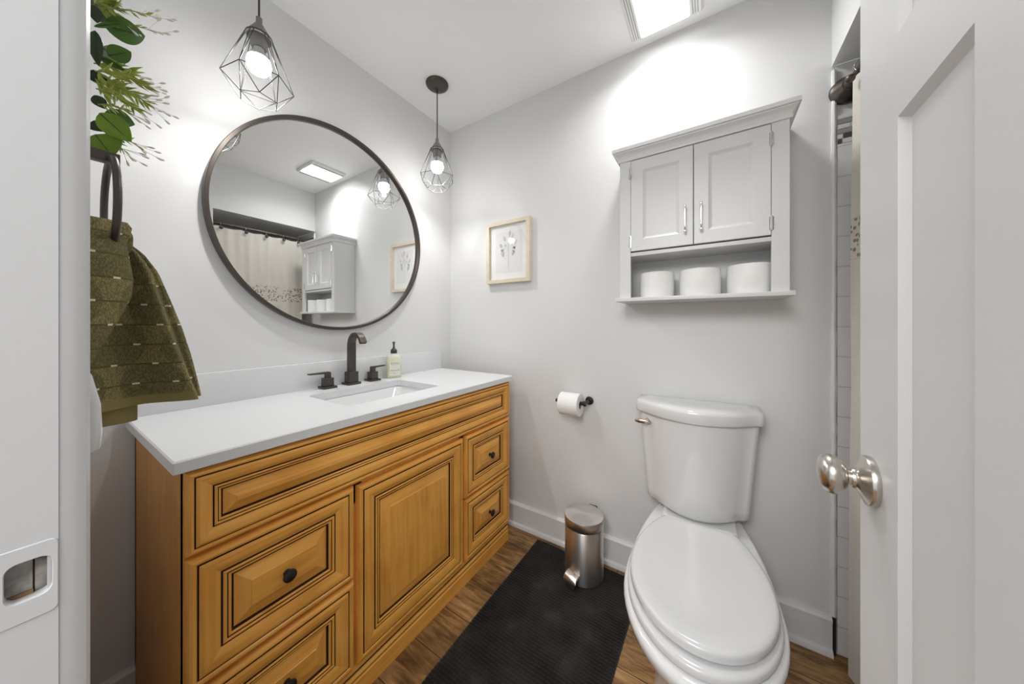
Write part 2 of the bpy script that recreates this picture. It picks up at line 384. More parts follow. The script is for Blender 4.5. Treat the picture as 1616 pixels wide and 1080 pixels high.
b = BM(); box(b, 1.83, 2.63, -.745, 0, 2.068, H); struct('wall_soffit', b, M_wall)
b = BM(); box(b, 2.63, 2.75, -.745, .12, 0, H); struct('wall_stall', b, M_tile)
b = BM(); box(b, 1.834, 2.63, .001, .12, 0, 2.068); struct('wall_stall_end', b, M_wall)
b = BM(); box(b, 1.842, 2.63, -.008, .001, .012, 1.785); o = struct('trim_tile', b, M_tile)
# baseboards: board, eased cap, shoe moulding
def baseboard(name, prof, axis, a, bb): 
    bm = BM(); prism(bm, prof, axis, a, bb); struct(name, bm, M_base)
pf = [(0,0),(-.030,0),(-.030,.006),(-.026,.016),(-.018,.021),(-.016,.021),(-.016,.112),(-.019,.114),(-.019,.121),(-.012,.128),(0,.130)]
baseboard('baseboard_back', pf, 'x', .0, 1.828)
pl = [(-p[0], p[1]) for p in pf]
baseboard('baseboard_left', pl, 'y', YF, -.031)
# rough white caulk bead along the tile edge
b = BM(); tube(b, [(1.834 + random.uniform(-.001,.001), -.004, z*.03 + .13) for z in range(65)], [.0075 + random.uniform(-.0012,.0015) for _ in range(65)], n=8)
struct('trim_1', b, M_grout)
b = BM(); box(b, 1.829, 1.838, -.012, 0, 0, .132); struct('trim_gap', b, M_dark)
# narrow mosaic band above the subway tile: one mesh, three colours
b = BM(); x = 1.842; box(b, 1.842, 2.63, -.004, .001, 1.785, 1.888, 2)
zrow = 1.787
rows = [(.017,[(.010,1),(.045,2),(.05,0)]),(.017,[(.012,2),(.052,1),(.03,2)]),(.017,[(.06,0),(.012,2),(.03,0)]),(.017,[(.03,2),(.05,2)]),(.017,[(.035,0),(.05,2)]),(.012,[(.08,2)])]
for hh, row in rows:
    xx = 1.843; k = 0
    while xx < 2.62:
        wd, mi = row[k % len(row)]; k += 1
        box(b, xx, min(xx+wd, 2.625), -.008, -.003, zrow, zrow+hh-.0025, mi); xx += wd+.0025
    zrow += hh
struct('trim_2', b, [M_mosA, M_mosB, M_mosC])

# door casing and jamb at the left edge of the doorway
b = BM()
XJ = 1.030
cas = [(XJ-.012, YF), (XJ-.085, YF), (XJ-.085, YF+.016), (XJ-.022, YF+.020), (XJ-.014, YF+.017), (XJ-.009, YF+.010), (XJ-.009, YF)]
cas = [(XJ-.090, YF), (XJ-.090, YF+.014), (XJ-.080, YF+.019), (XJ-.012, YF+.0205), (XJ-.005, YF+.018), (XJ-.001, YF+.012), (XJ-.001, YF-.0005), (XJ-.02, YF-.0005)]
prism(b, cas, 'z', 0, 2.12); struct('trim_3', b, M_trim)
b = BM()     # jamb with the lock mortise left open
y0, y1 = YF-.118, YF+.0045
hy0, hy1, hz0, hz1 = -1.5445, -1.5245, .943, .979
box(b, 1.008, XJ, y0, y1, 0, hz0); box(b, 1.008, XJ, y0, y1, hz1, 2.07); box(b, 1.008, XJ, y0, hy0, hz0, hz1); box(b, 1.008, XJ, hy1, y1, hz0, hz1)
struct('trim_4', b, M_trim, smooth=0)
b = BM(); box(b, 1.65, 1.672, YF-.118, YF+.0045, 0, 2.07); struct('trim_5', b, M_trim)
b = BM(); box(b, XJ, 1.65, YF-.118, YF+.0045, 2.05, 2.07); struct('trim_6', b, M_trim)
sp = thing('strike_plate', 'painted-over strike plate with a worn open latch hole in the white door jamb', 'strike plate', (XJ, -1.534, .961))
b = BM()
out = rrect(-.021, .0125, -.031, .0270, .004); inn = rrect(-.0105, .0095, -.0145, .0150, .006)
rings(b, [[(0.0002, p[0], p[1]) for p in out], [(.0009, p[0]*.97, p[1]*.975) for p in out], [(.0008, p[0]*1.05, p[1]*1.04) for p in inn], [(-.0002, p[0], p[1]) for p in inn], [(-.009, p[0], p[1]) for p in inn]], cap0=False, cap1=False)
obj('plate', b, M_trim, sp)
b = BM(); box(b, -.0105, -.0085, -.011, .0012, -.0185, .0185); box(b, -.0115, -.0095, .0022, .010, -.0185, .0185); obj('latch_pocket', b, M_rust, sp, label='bare grey metal inside the hole')
b = BM(); box(b, -.016, -.012, -.0105, .0098, -.0185, .0185); box(b, -.0085, -.007, -.0105, .0015, -.018, -.0115); obj('worn_edge', b, M_rawwood, sp, label='bare brown wood inside the hole')

# ------------------------------------------------------------------ open panelled door on the right
DW, DH, DT = .655, 2.03, .035
dr = thing('door_1', 'white panelled interior door standing open at the right', 'door', (1.638, -1.505, .012), math.radians(-2.2)); dr['kind'] = 'structure'
# local: +y from hinge to free edge, face towards the room at x=0, thickness to +x
b = BM(); rec = .008

tops = [(.16, 1.392), (1.490, 1.91)]

py0 = .386; py1 = .527
def slab(z0, z1, ya, yb): box(b, 0, DT, ya, yb, z0, z1)
slab(0, DH, 0, py0); slab(0, DH, py1, DW)
zz = 0
for za, zb in tops:
    slab(zz, za, py0, py1); zz = zb
    # recessed panel with sloped sticking
    o_ = [(py0, za), (py1, za), (py1, zb), (py0, zb)]; k = .010; i_ = [(py0+.002, za+.007), (py1-k, za+.007), (py1-k, zb-.008), (py0+.002, zb-.008)]
    rings(b, [[(0, p[0], p[1]) for p in o_], [(rec, p[0], p[1]) for p in i_]], cap0=False, cap1=True)
    box(b, rec+.002, DT-.004, py0, py1, za, zb)
slab(zz, DH, py0, py1)
obj('leaf', b, M_door, dr, smooth=20)
kb = BM()
# rosette, neck and ball turned about the local -x axis
kc = (0, .603, .928)
lathe(kb, [(0,0),(.0325,0),(.0335,.002),(.0335,.006),(.0325,.0085),(.030,.0095),(.024,.0125),(.018,.0150),(.0145,.0175),(.0135,.0195),(.0130,.022)], kc, '-x', 40)
hd = obj('door_handle', kb, M_nickel, dr, label='brushed nickel knob rose')
kb = BM(); lathe(kb, [(.0105,.020),(.0105,.0255),(.011,.026),(.017,.0275),(.0225,.0315),(.0262,.037),(.0275,.042),(.0265,.0475),(.0233,.052),(.0167,.0555),(.008,.057),(0,.0575)], kc, '-x', 40)
obj('knob', kb, M_nickel, hd)

# ------------------------------------------------------------------ vanity
VX = .535; VY0, VY1 = -1.357, -.122; VT = .850
va = thing('vanity_cabinet', 'honey-stained maple bathroom vanity with dark-glazed raised panels and black knobs', 'vanity', (0, 0, 0))
b = BM()
box(b, .006, VX, VY0, VY0+.018, .0, VT); box(b, .006, VX, VY1-.018, VY1, 0, VT)
box(b, .006, .02, VY0, VY1, .0, VT)
box(b, .006, VX, VY0+.018, VY1-.018, .09, .108)
for p in b.faces: p.material_index = 0
# face frame
F1 = VX+.001
box(b, VX-.018, F1, VY0, VY0+.04, .0, VT, 1); box(b, VX-.018, F1, VY1-.04, VY1, 0, VT, 1)
box(b, VX-.018, F1, VY0+.04, VY1-.04, .785, VT, 1); box(b, VX-.018, F1, VY0+.04, VY1-.04, .60, .70, 1); box(b, VX-.018, F1, VY0+.04, VY1-.04, .0, .12, 1)
box(b, VX-.018, F1, -1.01, -.96, .12, .66, 1); box(b, VX-.018, F1, -.51, -.465, .12, .66, 1)
box(b, VX-.018, F1, VY0+.04, -1.0, .34, .40, 1); box(b, VX-.018, F1, -.48, VY1-.04, .34, .40, 1)
obj('carcass', b, [M_woodS, M_woodV], va, smooth=0)
b = BM()    # base moulding running along the foot
bp_ = [(VX, 0), (VX+.016, 0), (VX+.016, .052), (VX+.011, .057), (VX+.011, .060), (VX+.014, .063), (VX+.014, .068), (VX+.008, .075), (VX+.006, .080), (VX+.009, .083), (VX+.009, .096), (VX, .098)]
prism(b, bp_, 'y', VY0+.0, VY1-.012); obj('base_moulding', b, M_woodH, va, label='stepped maple base moulding')
b = BM()
for zz in (.0585, .0815): box(b, VX+.004, VX+.0118, VY0+.001, VY1-.014, zz-.0012, zz+.0012)
obj('glaze_line', b, M_glaze, va, label='dark glaze in the base moulding')
PROF = [(0,.004,0),(.0015,.010,0),(.006,.0165,0),(.011,.0185,0),(.016,.0175,0),(.0185,.0145,0),(.0192,.0115,2),(.0212,.0115,2),(.022,.0155,0),(.030,.0185,0),(.040,.0180,0),(.052,.0140,0),(.061,.0105,0),(.0618,.0075,2),(.0640,.0075,2),
        (.065,.0120,0),(.0690,.0138,0),(.0725,.0118,0),(.0732,.0092,2),(.0745,.0092,2),(.0752,.0112,0),(.0785,.0118,0),(.0815,.0090,0),(.0825,.0015,2),(.0862,.0015,2),(.0870,.0050,0)]
def front(name, y0, y1, z0, z1, bevel, scale=1.0, knob=None, label=None):
    """raised-panel front, built as mitred concentric rings; glaze pigment sits in the grooves"""
    bm = BM(); P = [(d*scale, h, g) for d, h, g in PROF]
    d0 = P[-1][0]; P.append((d0+bevel, .0152, 0)); P.append((d0+bevel+.0010, .0168, 0)); 
    V = []
    for d, h, g in P:
        V.append([bm.verts.new((VX+.002+h, y, z)) for y, z in ((y0+d, z0+d), (y1-d, z0+d), (y1-d, z1-d), (y0+d, z1-d))])
    for i in range(len(V)-1):
        gl = P[i][2] == 2 or P[i+1][2] == 2
        for j in range(4):
            k = (j+1) % 4
            f = bm.faces.new((V[i][j], V[i][k], V[i+1][k], V[i+1][j])); f.material_index = 2 if gl else (0 if j in (0, 2) else 1)
    f = bm.faces.new(V[-1]); f.material_index = 1 if (z1-z0) > .4 else 0
    back = [bm.verts.new((VX+.001, y, z)) for y, z in ((y0, z0), (y1, z0), (y1, z1), (y0, z1))]
    for j in range(4):
        k = (j+1) % 4; f = bm.faces.new((back[j], back[k], V[0][k], V[0][j])); f.material_index = 1
    o = obj(name, bm, [M_woodH, M_woodV, M_glaze], va, smooth=25, label=label)
    if knob:
        kb = BM(); ky, kz = knob; x0 = VX+.0175
        lathe(kb, [(0,0),(.0085,0),(.0085,.002),(.0055,.004),(.0050,.011),(.0075,.014),(.0140,.0165),(.0155,.019),(.0150,.0225),(.0110,.0250),(0,.0258)], (x0, ky, kz), 'x', 24)
        obj('knob', kb, M_black, o, label='black mushroom knob')
    return o
front('false_front', -1.356, -.124, .668, .846, .022, .70, label='long fixed panel under the countertop')
front('drawer', -1.356, -.991, .379, .661, .030, .92, (-1.1735, .520), label='upper left drawer')
front('drawer', -1.356, -.991, .104, .371, .030, .92, (-1.1735, .238), label='lower left drawer')
front('door', -.981, -.494, .104, .655, .034, .95)
front('drawer', -.482, -.124, .379, .657, .030, .92, (-.303, .518), label='upper right drawer')
front('drawer', -.482, -.124, .100, .371, .030, .92, (-.303, .236), label='lower right drawer')

# countertop with a rectangular cut-out, and its backsplash
ct = thing('countertop', 'white quartz vanity top with an undermount cut-out and low backsplash', 'countertop', (0, 0, .851))
b = BM(); cx0, cx1, cy0, cy1 = .002, .560, -1.376, -.104
hx0, hx1, hy0_, hy1_ = .146, .437, -.945, -.521
def frame_ring(ox0, ox1, oy0, oy1, r):
    return rrect(ox0, ox1, oy0, oy1, r, 4)
O = frame_ring(cx0, cx1, cy0, cy1, .004); I = frame_ring(hx0, hx1, hy0_, hy1_, .022)
O2 = frame_ring(cx0+.003, cx1-.003, cy0+.003, cy1-.003, .004)
T = .028
rings(b, [[(p[0], p[1], 0) for p in I], [(p[0], p[1], T-.001) for p in I], [(p[0]*1.0, p[1], T) for p in I]], cap0=False, cap1=False)
rings(b, [[(p[0], p[1], T) for p in I], [(p[0], p[1], T) for p in O2], [(p[0], p[1], T-.003) for p in O], [(p[0], p[1], .002) for p in O], [(p[0], p[1], 0) for p in O2], [(p[0], p[1], 0) for p in I]], cap0=False, cap1=False)
obj('slab', b, M_quartz, ct, smooth=30)
b = BM(); box(b, .002, .022, cy0, -.104, T, T+.112, bev=.0015); obj('backsplash', b, M_quartz, ct)
# sink basin
sk = thing('sink', 'white rectangular undermount basin sunk in the vanity top', 'sink', (0, 0, .70))
b = BM()
zt = .150
def rr(x0, x1, y0, y1, r, z): return [(p[0], p[1], z) for p in rrect(x0, x1, y0, y1, r, 5)]
rings(b, [rr(hx0-.02, hx1+.02, hy0_-.02, hy1_+.02, .03, zt-.012), rr(hx0-.02, hx1+.02, hy0_-.02, hy1_+.02, .03, zt), rr(hx0-.003, hx1+.003, hy0_-.003, hy1_+.003, .024, zt), rr(hx0+.004, hx1-.004, hy0_+.006, hy1_-.006, .03, zt-.01),
          rr(hx0+.018, hx1-.018, hy0_+.022, hy1_-.03, .04, .075), rr(hx0+.045, hx1-.045, hy0_+.06, hy1_-.075, .05, .045), rr(hx0+.10, hx1-.10, hy0_+.15, hy1_-.15, .04, .036), rr(hx0+.135, hx1-.135, hy0_+.2, hy1_-.2, .008, .034)], cap0=False, cap1=True)
obj('basin', b, M_ceramic, sk, smooth=40)
b = BM(); lathe(b, [(0,0),(.021,0),(.022,.002),(.016,.004),(.014,.003),(0,.003)], (.29, -.733, .0345), n=24); obj('drain', b, M_bronze, sk)

# faucet set
fa = thing('faucet', 'dark bronze three-piece faucet with a curved flat spout and two lever handles', 'faucet', (.058, -.715, .880))
b = BM(); box(b, -.030, .030, -.030, .030, 0, .009, bev=.001); box(b, -.0215, .0215, -.0215, .0215, .009, .058, bev=.0012); obj('spout_base', b, M_bronze, fa)
b = BM(); path = []
R0 = .046; zc = .182
pth = [(0, .055), (0, .10), (0, zc-.02)] + [(R0 - R0*math.cos(a), zc + (R0*1.12)*math.sin(a)) for a in [PI*i/16 for i in range(0, 14)]]
ex, ez = pth[-1]; 
pth += [(ex+.010, ez-.018)]
hw = .0145; rs = []
for i, (px, pz) in enumerate(pth):
    p0 = pth[max(i-1, 0)]; p1 = pth[min(i+1, len(pth)-1)]; tx, tz = p1[0]-p0[0], p1[1]-p0[1]; L = math.hypot(tx, tz); nx, nz = -tz/L, tx/L
    th = .0125 - .0055*min(1, max(0, (i-2)/8)); 
    rs.append([(px+nx*th*s, y, pz+nz*th*s) for s, y in ((1, -hw), (1, hw), (-1, hw), (-1, -hw))])
rings(b, rs); obj('spout', b, M_bronze, fa, smooth=40)
for sgn, dy in ((-1, -.107), (1, .108)):
    b = BM(); box(b, -.028, .028, dy-.028, dy+.028, 0, .008, bev=.001); box(b, -.018, .018, dy-.018, dy+.018, .008, .044, bev=.0012)
    h = obj('handle', b, M_bronze, fa); LV_ = .078 if sgn < 0 else .066
    b = BM(); pr = [(dy-.010*sgn, .044), (dy+.010*sgn, .044), (dy+.010*sgn, .058), (dy+.013*sgn, .0625), (dy+LV_*sgn, .0655), (dy+LV_*sgn, .0705), (dy-.006*sgn, .0705), (dy-.010*sgn, .067)]
    prism(b, pr, 'x', -.009, .009); obj('lever', b, M_bronze, h, smooth=30)

# soap bottle
sb = thing('soap_bottle', 'clear pump bottle of pale yellow soap with a black pump on the vanity top', 'soap bottle', (.066, -.491, .880), math.radians(-24))
b = BM()
def bring(hx, hy, r, z): return [(p[0], p[1], z) for p in rrect(-hx, hx, -hy, hy, r, 4)]
rings(b, [bring(.0215,.034,.010,0), bring(.0235,.036,.011,.003), bring(.0235,.036,.011,.098), bring(.021,.033,.012,.110), bring(.013,.018,.0125,.121), bring(.0125,.0125,.0124,.124), bring(.0125,.0125,.0124,.132)])
obj('bottle', b, M_bottle, sb)
b = BM(); rings(b, [bring(.0205,.033,.010,.003), bring(.0215,.034,.011,.006), bring(.0215,.034,.011,.094), bring(.0205,.033,.011,.096)]); obj('liquid', b, M_soap, sb)
b = BM(); lathe(b, [(0,.126),(.0160,.126),(.0165,.128),(.0160,.142),(.0125,.147),(.008,.150),(.0050,.157),(.0045,.160),(.0045,.176),(.0065,.178),(.0065,.186),(0,.188)], n=20)
q_ = math.radians(-12); tube(b, [(u_*math.cos(q_), u_*math.sin(q_), z_) for u_, z_ in ((0, .182), (.018, .182), (.030, .180), (.034, .175))], [.0055,.005,.0042,.0036], n=10); obj('pump', b, M_steel_dark, sb, label='black pump')
b = BM(); box(b, .0237, .0241, -.027, .027, .012, .086); lb = obj('label', b, M_label, sb, label='pale printed label')
def text_mesh(s, size, parent, m, loc, rot):
    cu = bpy.data.curves.new('lettering', 'FONT'); cu.body = s; cu.size = size; cu.align_x = 'CENTER'; cu.extrude = .00015
    t = bpy.data.objects.new('tmp', cu); C.objects.link(t)
    dg = bpy.context.evaluated_depsgraph_get(); me = bpy.data.meshes.new_from_object(t.evaluated_get(dg))
    bpy.data.objects.remove(t); me.name = 'lettering'; me.materials.clear(); me.materials.append(m)
    o = bpy.data.objects.new('lettering', me); C.objects.link(o); o.parent = parent; o.location = loc; o.rotation_euler = rot
    return o
text_mesh('·BOND', .015, lb, M_text, (.02425, 0, .070), (PI/2, 0, PI/2))
M_lp = mat('label_print', (.5, .5, .42), .7)
for a0, a1, c0, c1 in ((-.020, .020, .066, .067), (-.025, .025, .036, .042), (-.020, -.018, .018, .029), (-.012, .004, .022, .025)):
    b = BM(); box(b, .0241, .0244, a0, a1, c0, c1); obj('print_bar', b, M_lp, lb)

# ------------------------------------------------------------------ round mirror
mr = thing('mirror', 'large round wall mirror in a thin dark bronze frame above the vanity', 'mirror', (0, -.745, 1.597))
b = BM(); lathe(b, [(0,.004),(.452,.004),(.452,.010),(.4515,.012),(0,.012)], axis='x', n=128); obj('glass', b, M_mirror, mr, smooth=20)
b = BM(); lathe(b, [(.450,.002),(.464,.002),(.4655,.004),(.4655,.026),(.464,.028),(.4535,.028),(.452,.026),(.4505,.012),(.450,.002)], axis='x', n=128, caps=False); obj('frame', b, M_bronze, mr)

# ------------------------------------------------------------------ pendant lamps
def pendant(y, label):
    pd = thing('pendant_lamp', label, 'pendant lamp', (.240, y, H), 0, 'wire cage pendants over the vanity')
    b = BM(); lathe(b, [(0,0),(.058,0),(.059,-.003),(.057,-.010),(.045,-.020),(.020,-.026),(.008,-.028),(.007,-.045),(.004,-.048),(0,-.048)], n=40); obj('canopy', b, M_bronze, pd)
    b = BM(); tube(b, [(0,0,-.045), (0,0,-.305)], .0030, n=8); obj('cord', b, M_bronze, pd)
    b = BM(); lathe(b, [(0,-.292),(.0085,-.292),(.0085,-.310),(.011,-.313),(.030,-.345),(.0345,-.352),(.0345,-.357),(.032,-.358),(.026,-.350),(0,-.348)], n=32); obj('socket_cap', b, M_socket, pd, label='grey cone cap')
    b = BM(); lathe(b, [(0,-.350),(.022,-.350),(.023,-.385),(.0185,-.392),(0,-.392)], n=24); obj('lamp_holder', b, M_socket, pd)
    b = BM()
    lathe(b, [(.014,-.386),(.0145,-.392),(.0165,-.402),(.0245,-.414),(.0290,-.424),(.0286,-.4245),(0,-.4245)], n=32)
    obj('bulb_neck', b, M_plastic, pd, label='white opaque bulb neck')
    b = BM()
    lathe(b, [(0,-.425),(.0292,-.425),(.0310,-.430),(.0325,-.442),(.0300,-.456),(.0225,-.468),(.0110,-.4745),(0,-.476)], n=32)
    obj('bulb', b, M_bulb, pd, label='lit frosted globe bulb')
    # the globe throws most of its light downwards
    l = bpy.data.lights.new('bulb_light', 'SPOT'); l.energy = SPOT; l.spot_size = math.radians(150); l.spot_blend = 1.0; l.shadow_soft_size = .012; l.color = (1, .985, .965)
    lo = bpy.data.objects.new('bulb_light', l); C.objects.link(lo); lo.parent = pd; lo.location = (0, 0, -.491)
    b = BM(); nV = 6; zt_, zm, zb = -.352, -.502, -.560; rt, rm, rb = .034, .093, .052; ph = .22
    tp = []; V = [(rm*math.cos(ph+2*PI*i/nV), rm*math.sin(ph+2*PI*i/nV), zm) for i in range(nV)]
    W = [(rb*math.cos(ph+2*PI*(i+.5)/nV), rb*math.sin(ph+2*PI*(i+.5)/nV), zb) for i in range(nV)]
    wr = .00125
    for i in range(nV):
        a = ph + 2*PI*i/nV
        for da in (-.16, .16): tube(b, [(rt*math.cos(a+da), rt*math.sin(a+da), zt_), (V[i][0], V[i][1], V[i][2])], wr, n=6)
        tube(b, [V[i], V[(i+1) % nV]], wr, n=6); tube(b, [W[i], W[(i+1) % nV]], wr, n=6)
        tube(b, [V[i], W[i]], wr, n=6); tube(b, [V[(i+1) % nV], W[i]], wr, n=6)
    tube(b, [(rt*math.cos(2*PI*i/24), rt*math.sin(2*PI*i/24), zt_) for i in range(24)], wr*1.4, n=6, closed=True)
    obj('cage', b, M_gray, pd, label='faceted grey wire cage')
    return pd
pendant(-.351, 'hanging wire cage pendant lamp whose dark round canopy shows, near the far corner')
p2 = pendant(-1.128, 'wire cage pendant lamp nearest the camera, cut by the top of the photo')

# ceiling light with side grilles
cl = thing('ceiling_light', 'square white ceiling fan light with a lit diffuser and slotted side grilles', 'ceiling light', (0, 0, H))
lx0, lx1, ly0, ly1 = 1.170, 1.445, -.330, -.062
b = BM()
dx0, dx1, dy0, dy1 = 1.212, 1.398, ly0+.012, ly1-.009
def lr(x0, x1, y0, y1, z, q=.008): return [(p[0], p[1], z) for p in rrect(x0, x1, y0, y1, q)]
rings(b, [lr(lx0, lx1, ly0, ly1, 0), lr(lx0, lx1, ly0, ly1, -.012), lr(lx0+.008, lx1-.008, ly0+.006, ly1-.004, -.022), lr(dx0, dx1, dy0, dy1, -.022), lr(dx0, dx1, dy0, dy1, -.004)], cap0=True, cap1=False)
obj('frame', b, M_grille, cl)
b = BM(); rings(b, [lr(dx0, dx1, dy0, dy1, -.004), lr(dx0, dx1, dy0, dy1, -.011), lr(dx0+.003, dx1-.003, dy0+.003, dy1-.003, -.013)]); obj('diffuser', b, M_lens, cl, label='bright rectangular diffuser')
l = bpy.data.lights.new('panel_light', 'AREA'); l.shape = 'RECTANGLE'; l.size = dx1-dx0-.01; l.size_y = dy1-dy0-.13; l.energy = PANEL; l.spread = math.radians(150); l.color = (1, .995, .985)
lo = bpy.data.objects.new('panel_light', l); C.objects.link(lo); lo.parent = cl; lo.location = ((dx0+dx1)/2, (dy0+dy1)/2-.058, -.016)
for xs in ((1.184, 1.193, 1.202), (1.409, 1.418, 1.427)):
    b = BM()
    for xg in xs: box(b, xg-.0018, xg+.0018, ly0+.018, ly1-.014, -.0235, -.0212)
    obj('grille', b, mat('grille_slot', (.38, .38, .37), .6), cl, label='slotted vent grille')

# ------------------------------------------------------------------ framed print
pf_ = thing('picture_frame', 'small pale wood frame holding a faint grey flower drawing on the back wall', 'picture', (0, 0, 0))
fx0, fx1, fz0, fz1, fd = .322, .622, 1.400, 1.762, -.030
b = BM()
def rect(x0, x1, z0, z1, y): return [(x0, y, z0), (x1, y, z0), (x1, y, z1), (x0, y, z1)]
fw = .021
rings(b, [rect(fx0, fx1, fz0, fz1, -.001), rect(fx0, fx1, fz0, fz1, fd+.001), rect(fx0+.001, fx1-.001, fz0+.001, fz1-.001, fd), rect(fx0+fw, fx1-fw, fz0+fw, fz1-fw, fd), rect(fx0+fw, fx1-fw, fz0+fw, fz1-fw, -.010)], cap0=True, cap1=False)
obj('frame', b, M_fwood, pf_, smooth=20)
b = BM(); box(b, fx0+fw-.002, fx1-fw+.002, -.012, -.008, fz0+fw-.002, fz1-fw+.002); obj('mount', b, M_mat, pf_, label='white paper mount')
b = BM(); box(b, fx0+.060, fx1-.060, -.0128, -.0122, fz0+.062, fz1-.062); dw = obj('print', b, M_print, pf_)
b = BM(); cxp, czp = (fx0+fx1)/2, (fz0+fz1)/2
def leafshape(bm, base, tip, width, y, mi=0, n=8):
    a = Vector((base[0], 0, base[1])); t = Vector((tip[0], 0, tip[1])); d = t-a; nrm = Vector((-d.z, 0, d.x)).normalized()
    L = []; R_ = []
    for i in range(n+1):
        s = i/n; wd = width*.5*math.sin(PI*s**.8); c = a+d*s
        L.append(c+nrm*wd); R_.append(c-nrm*wd)
    pts = L+list(reversed(R_[1:-1])); pts = [(p.x, y, p.z) for p in pts]
    f = bm.faces.new([bm.verts.new(p) for p in pts]); f.material_index = mi
tube(b, [(cxp, -.0131, czp-.10), (cxp+.002, -.0131, czp-.03), (cxp-.002, -.0131, czp+.05), (cxp+.010, -.0131, czp+.09)], .0007, n=4)
for s, (dx, dz) in enumerate([(-.06, .035), (.058, .045), (-.05, .0), (.05, .012), (-.030, .075), (.034, .085), (.012, .105), (-.052, -.022), (.044, -.018)]):
    bx, bz = cxp, czp-.045 + .012*s
    tube(b, [(bx, -.0131, bz), (bx+dx*.5, -.0131, bz+(dz-.0)*.3), (cxp+dx*.8, -.0131, czp+dz*.9)], .0005, n=4)
    leafshape(b, (cxp+dx*.72, czp+dz*.85), (cxp+dx*1.05, czp+dz+.022), .016, -.0131, s % 2)
    leafshape(b, (cxp+dx*.5, czp+dz*.6), (cxp+dx*.85, czp+dz*.6-.012), .011, -.0131, 0)
obj('drawing', b, [M_ink, M_ink2], dw, smooth=0, label='faint grey flower sprig drawing')
b = BM(); box(b, fx0+fw, fx1-fw, -.0195, -.0180, fz0+fw, fz1-fw); obj('glass', b, M_pane, pf_)

# ------------------------------------------------------------------ wall cabinet
wc = thing('wall_cabinet', 'white two-door bathroom cabinet with crown moulding and open shelf on the back wall', 'wall cabinet', (0, 0, 0))
ax0, ax1, ad = 1.145, 1.690, -.175
b = BM()
box(b, ax0, ax0+.016, ad+.016, -.001, 1.268, 1.840); box(b, ax1-.016, ax1, ad+.016, -.001, 1.268, 1.840)
box(b, ax0+.016, ax1-.016, -.008, -.001, 1.268, 1.840)
box(b, ax0, ax0+.043, ad, ad+.016, 1.268, 1.842, bev=.0008); box(b, ax1-.047, ax1, ad, ad+.016, 1.268, 1.842, bev=.0008)
box(b, ax0+.016, ax1-.016, ad+.016, -.008, 1.828, 1.840)
obj('body', b, M_cab, wc, smooth=0)
b = BM(); box(b, ax0+.016, ax1-.016, ad+.004, -.008, 1.441, 1.456, bev=.0008); obj('inner_shelf', b, M_cab, wc)
b = BM(); box(b, ax0-.014, ax1+.012, ad-.016, -.001, 1.253, 1.268, bev=.0015); obj('bottom_shelf', b, M_cab, wc)
b = BM(); cp = [(0,1.838),(.006,1.838),(.0075,1.842),(.0075,1.848),(.005,1.851),(.007,1.858),(.012,1.866),(.019,1.871),(.020,1.875),(.026,1.876),(.026,1.890),(.024,1.891)]
rings(b, [[(ax0-d, ad-d, z), (ax1+d, ad-d, z), (ax1+d, -.001, z), (ax0-d, -.001, z)] for d, z in cp]); obj('crown_moulding', b, M_cab, wc, smooth=30)
def cab_door(x0, x1, hx):
    z0, z1, yf = 1.461, 1.836, ad-.001
    b = BM(); pr = [(0,0),(.001,-.001),(.046,-.001),(.048,.0005),(.052,.004),(.056,.0055),(.058,.0065)]
    rs = [rect(x0, x1, z0, z1, yf+.016)] + [rect(x0+d, x1-d, z0+d, z1-d, yf+h) for d, h in pr]
    rings(b, rs); d_ = obj('door', b, M_cab, wc, smooth=25)
    hb = BM()
    for zz in (1.515, 1.598): lathe(hb, [(0,0),(.0055,0),(.0055,.003),(.003,.005),(.003,.024),(.0,.024)], (hx, yf-.001, zz), '-y', 14)
    lathe(hb, [(0,-.052),(.0045,-.051),(.0055,-.046),(.004,-.042),(.0032,-.030),(.0032,.030),(.004,.042),(.0055,.046),(.0045,.051),(0,.052)], (hx, yf-.024, 1.5565), 'z', 14)
    obj('handle', hb, M_chrome, d_, label='chrome bar handle')
    return d_
cab_door(1.1895, 1.4135, 1.388); cab_door(1.4160, 1.6415, 1.4405)
for hx_ in (1.1885, 1.6430):
    for hz in (1.50, 1.785):
        b = BM(); tube(b, [(hx_, ad-.0035, hz-.024), (hx_, ad-.0035, hz+.024)], .0035, n=10); box(b, hx_-.006, hx_+.006, ad-.0022, ad-.0012, hz-.022, hz+.022); obj('hinge', b, M_chrome, wc)
# spare rolls on the shelf
def roll(r, h, rc=.020):
    bm = BM(); lathe(bm, [(rc,.001),(rc,h-.001),(rc+.001,h),(r-.004,h),(r-.001,h-.002),(r,h-.005),(r+.0004,h*.5),(r,.004),(r-.002,0),(rc+.001,0),(rc,.001)], n=48, caps=False); return bm
def spare(x, r, h, label):
    t = thing('toilet_roll', label, 'toilet roll', (x, -.098, 1.2685), 0, 'spare rolls in the wall cabinet')
    obj('tissue', roll(r, h), M_paper, t); bm = BM(); lathe(bm, [(.0185,.001),(.0185,h-.001),(.0198,h-.001),(.0198,.001),(.0185,.001)], n=32, caps=False); obj('core', bm, M_card, t)
    return t
spare(1.277, .066, .104, 'white toilet roll standing leftmost on the open shelf of the wall cabinet')
spare(1.433, .070, .104, 'white toilet roll standing between two others on the cabinet shelf')
spare(1.590, .070, .106, 'white toilet roll standing rightmost on the open shelf of the wall cabinet')

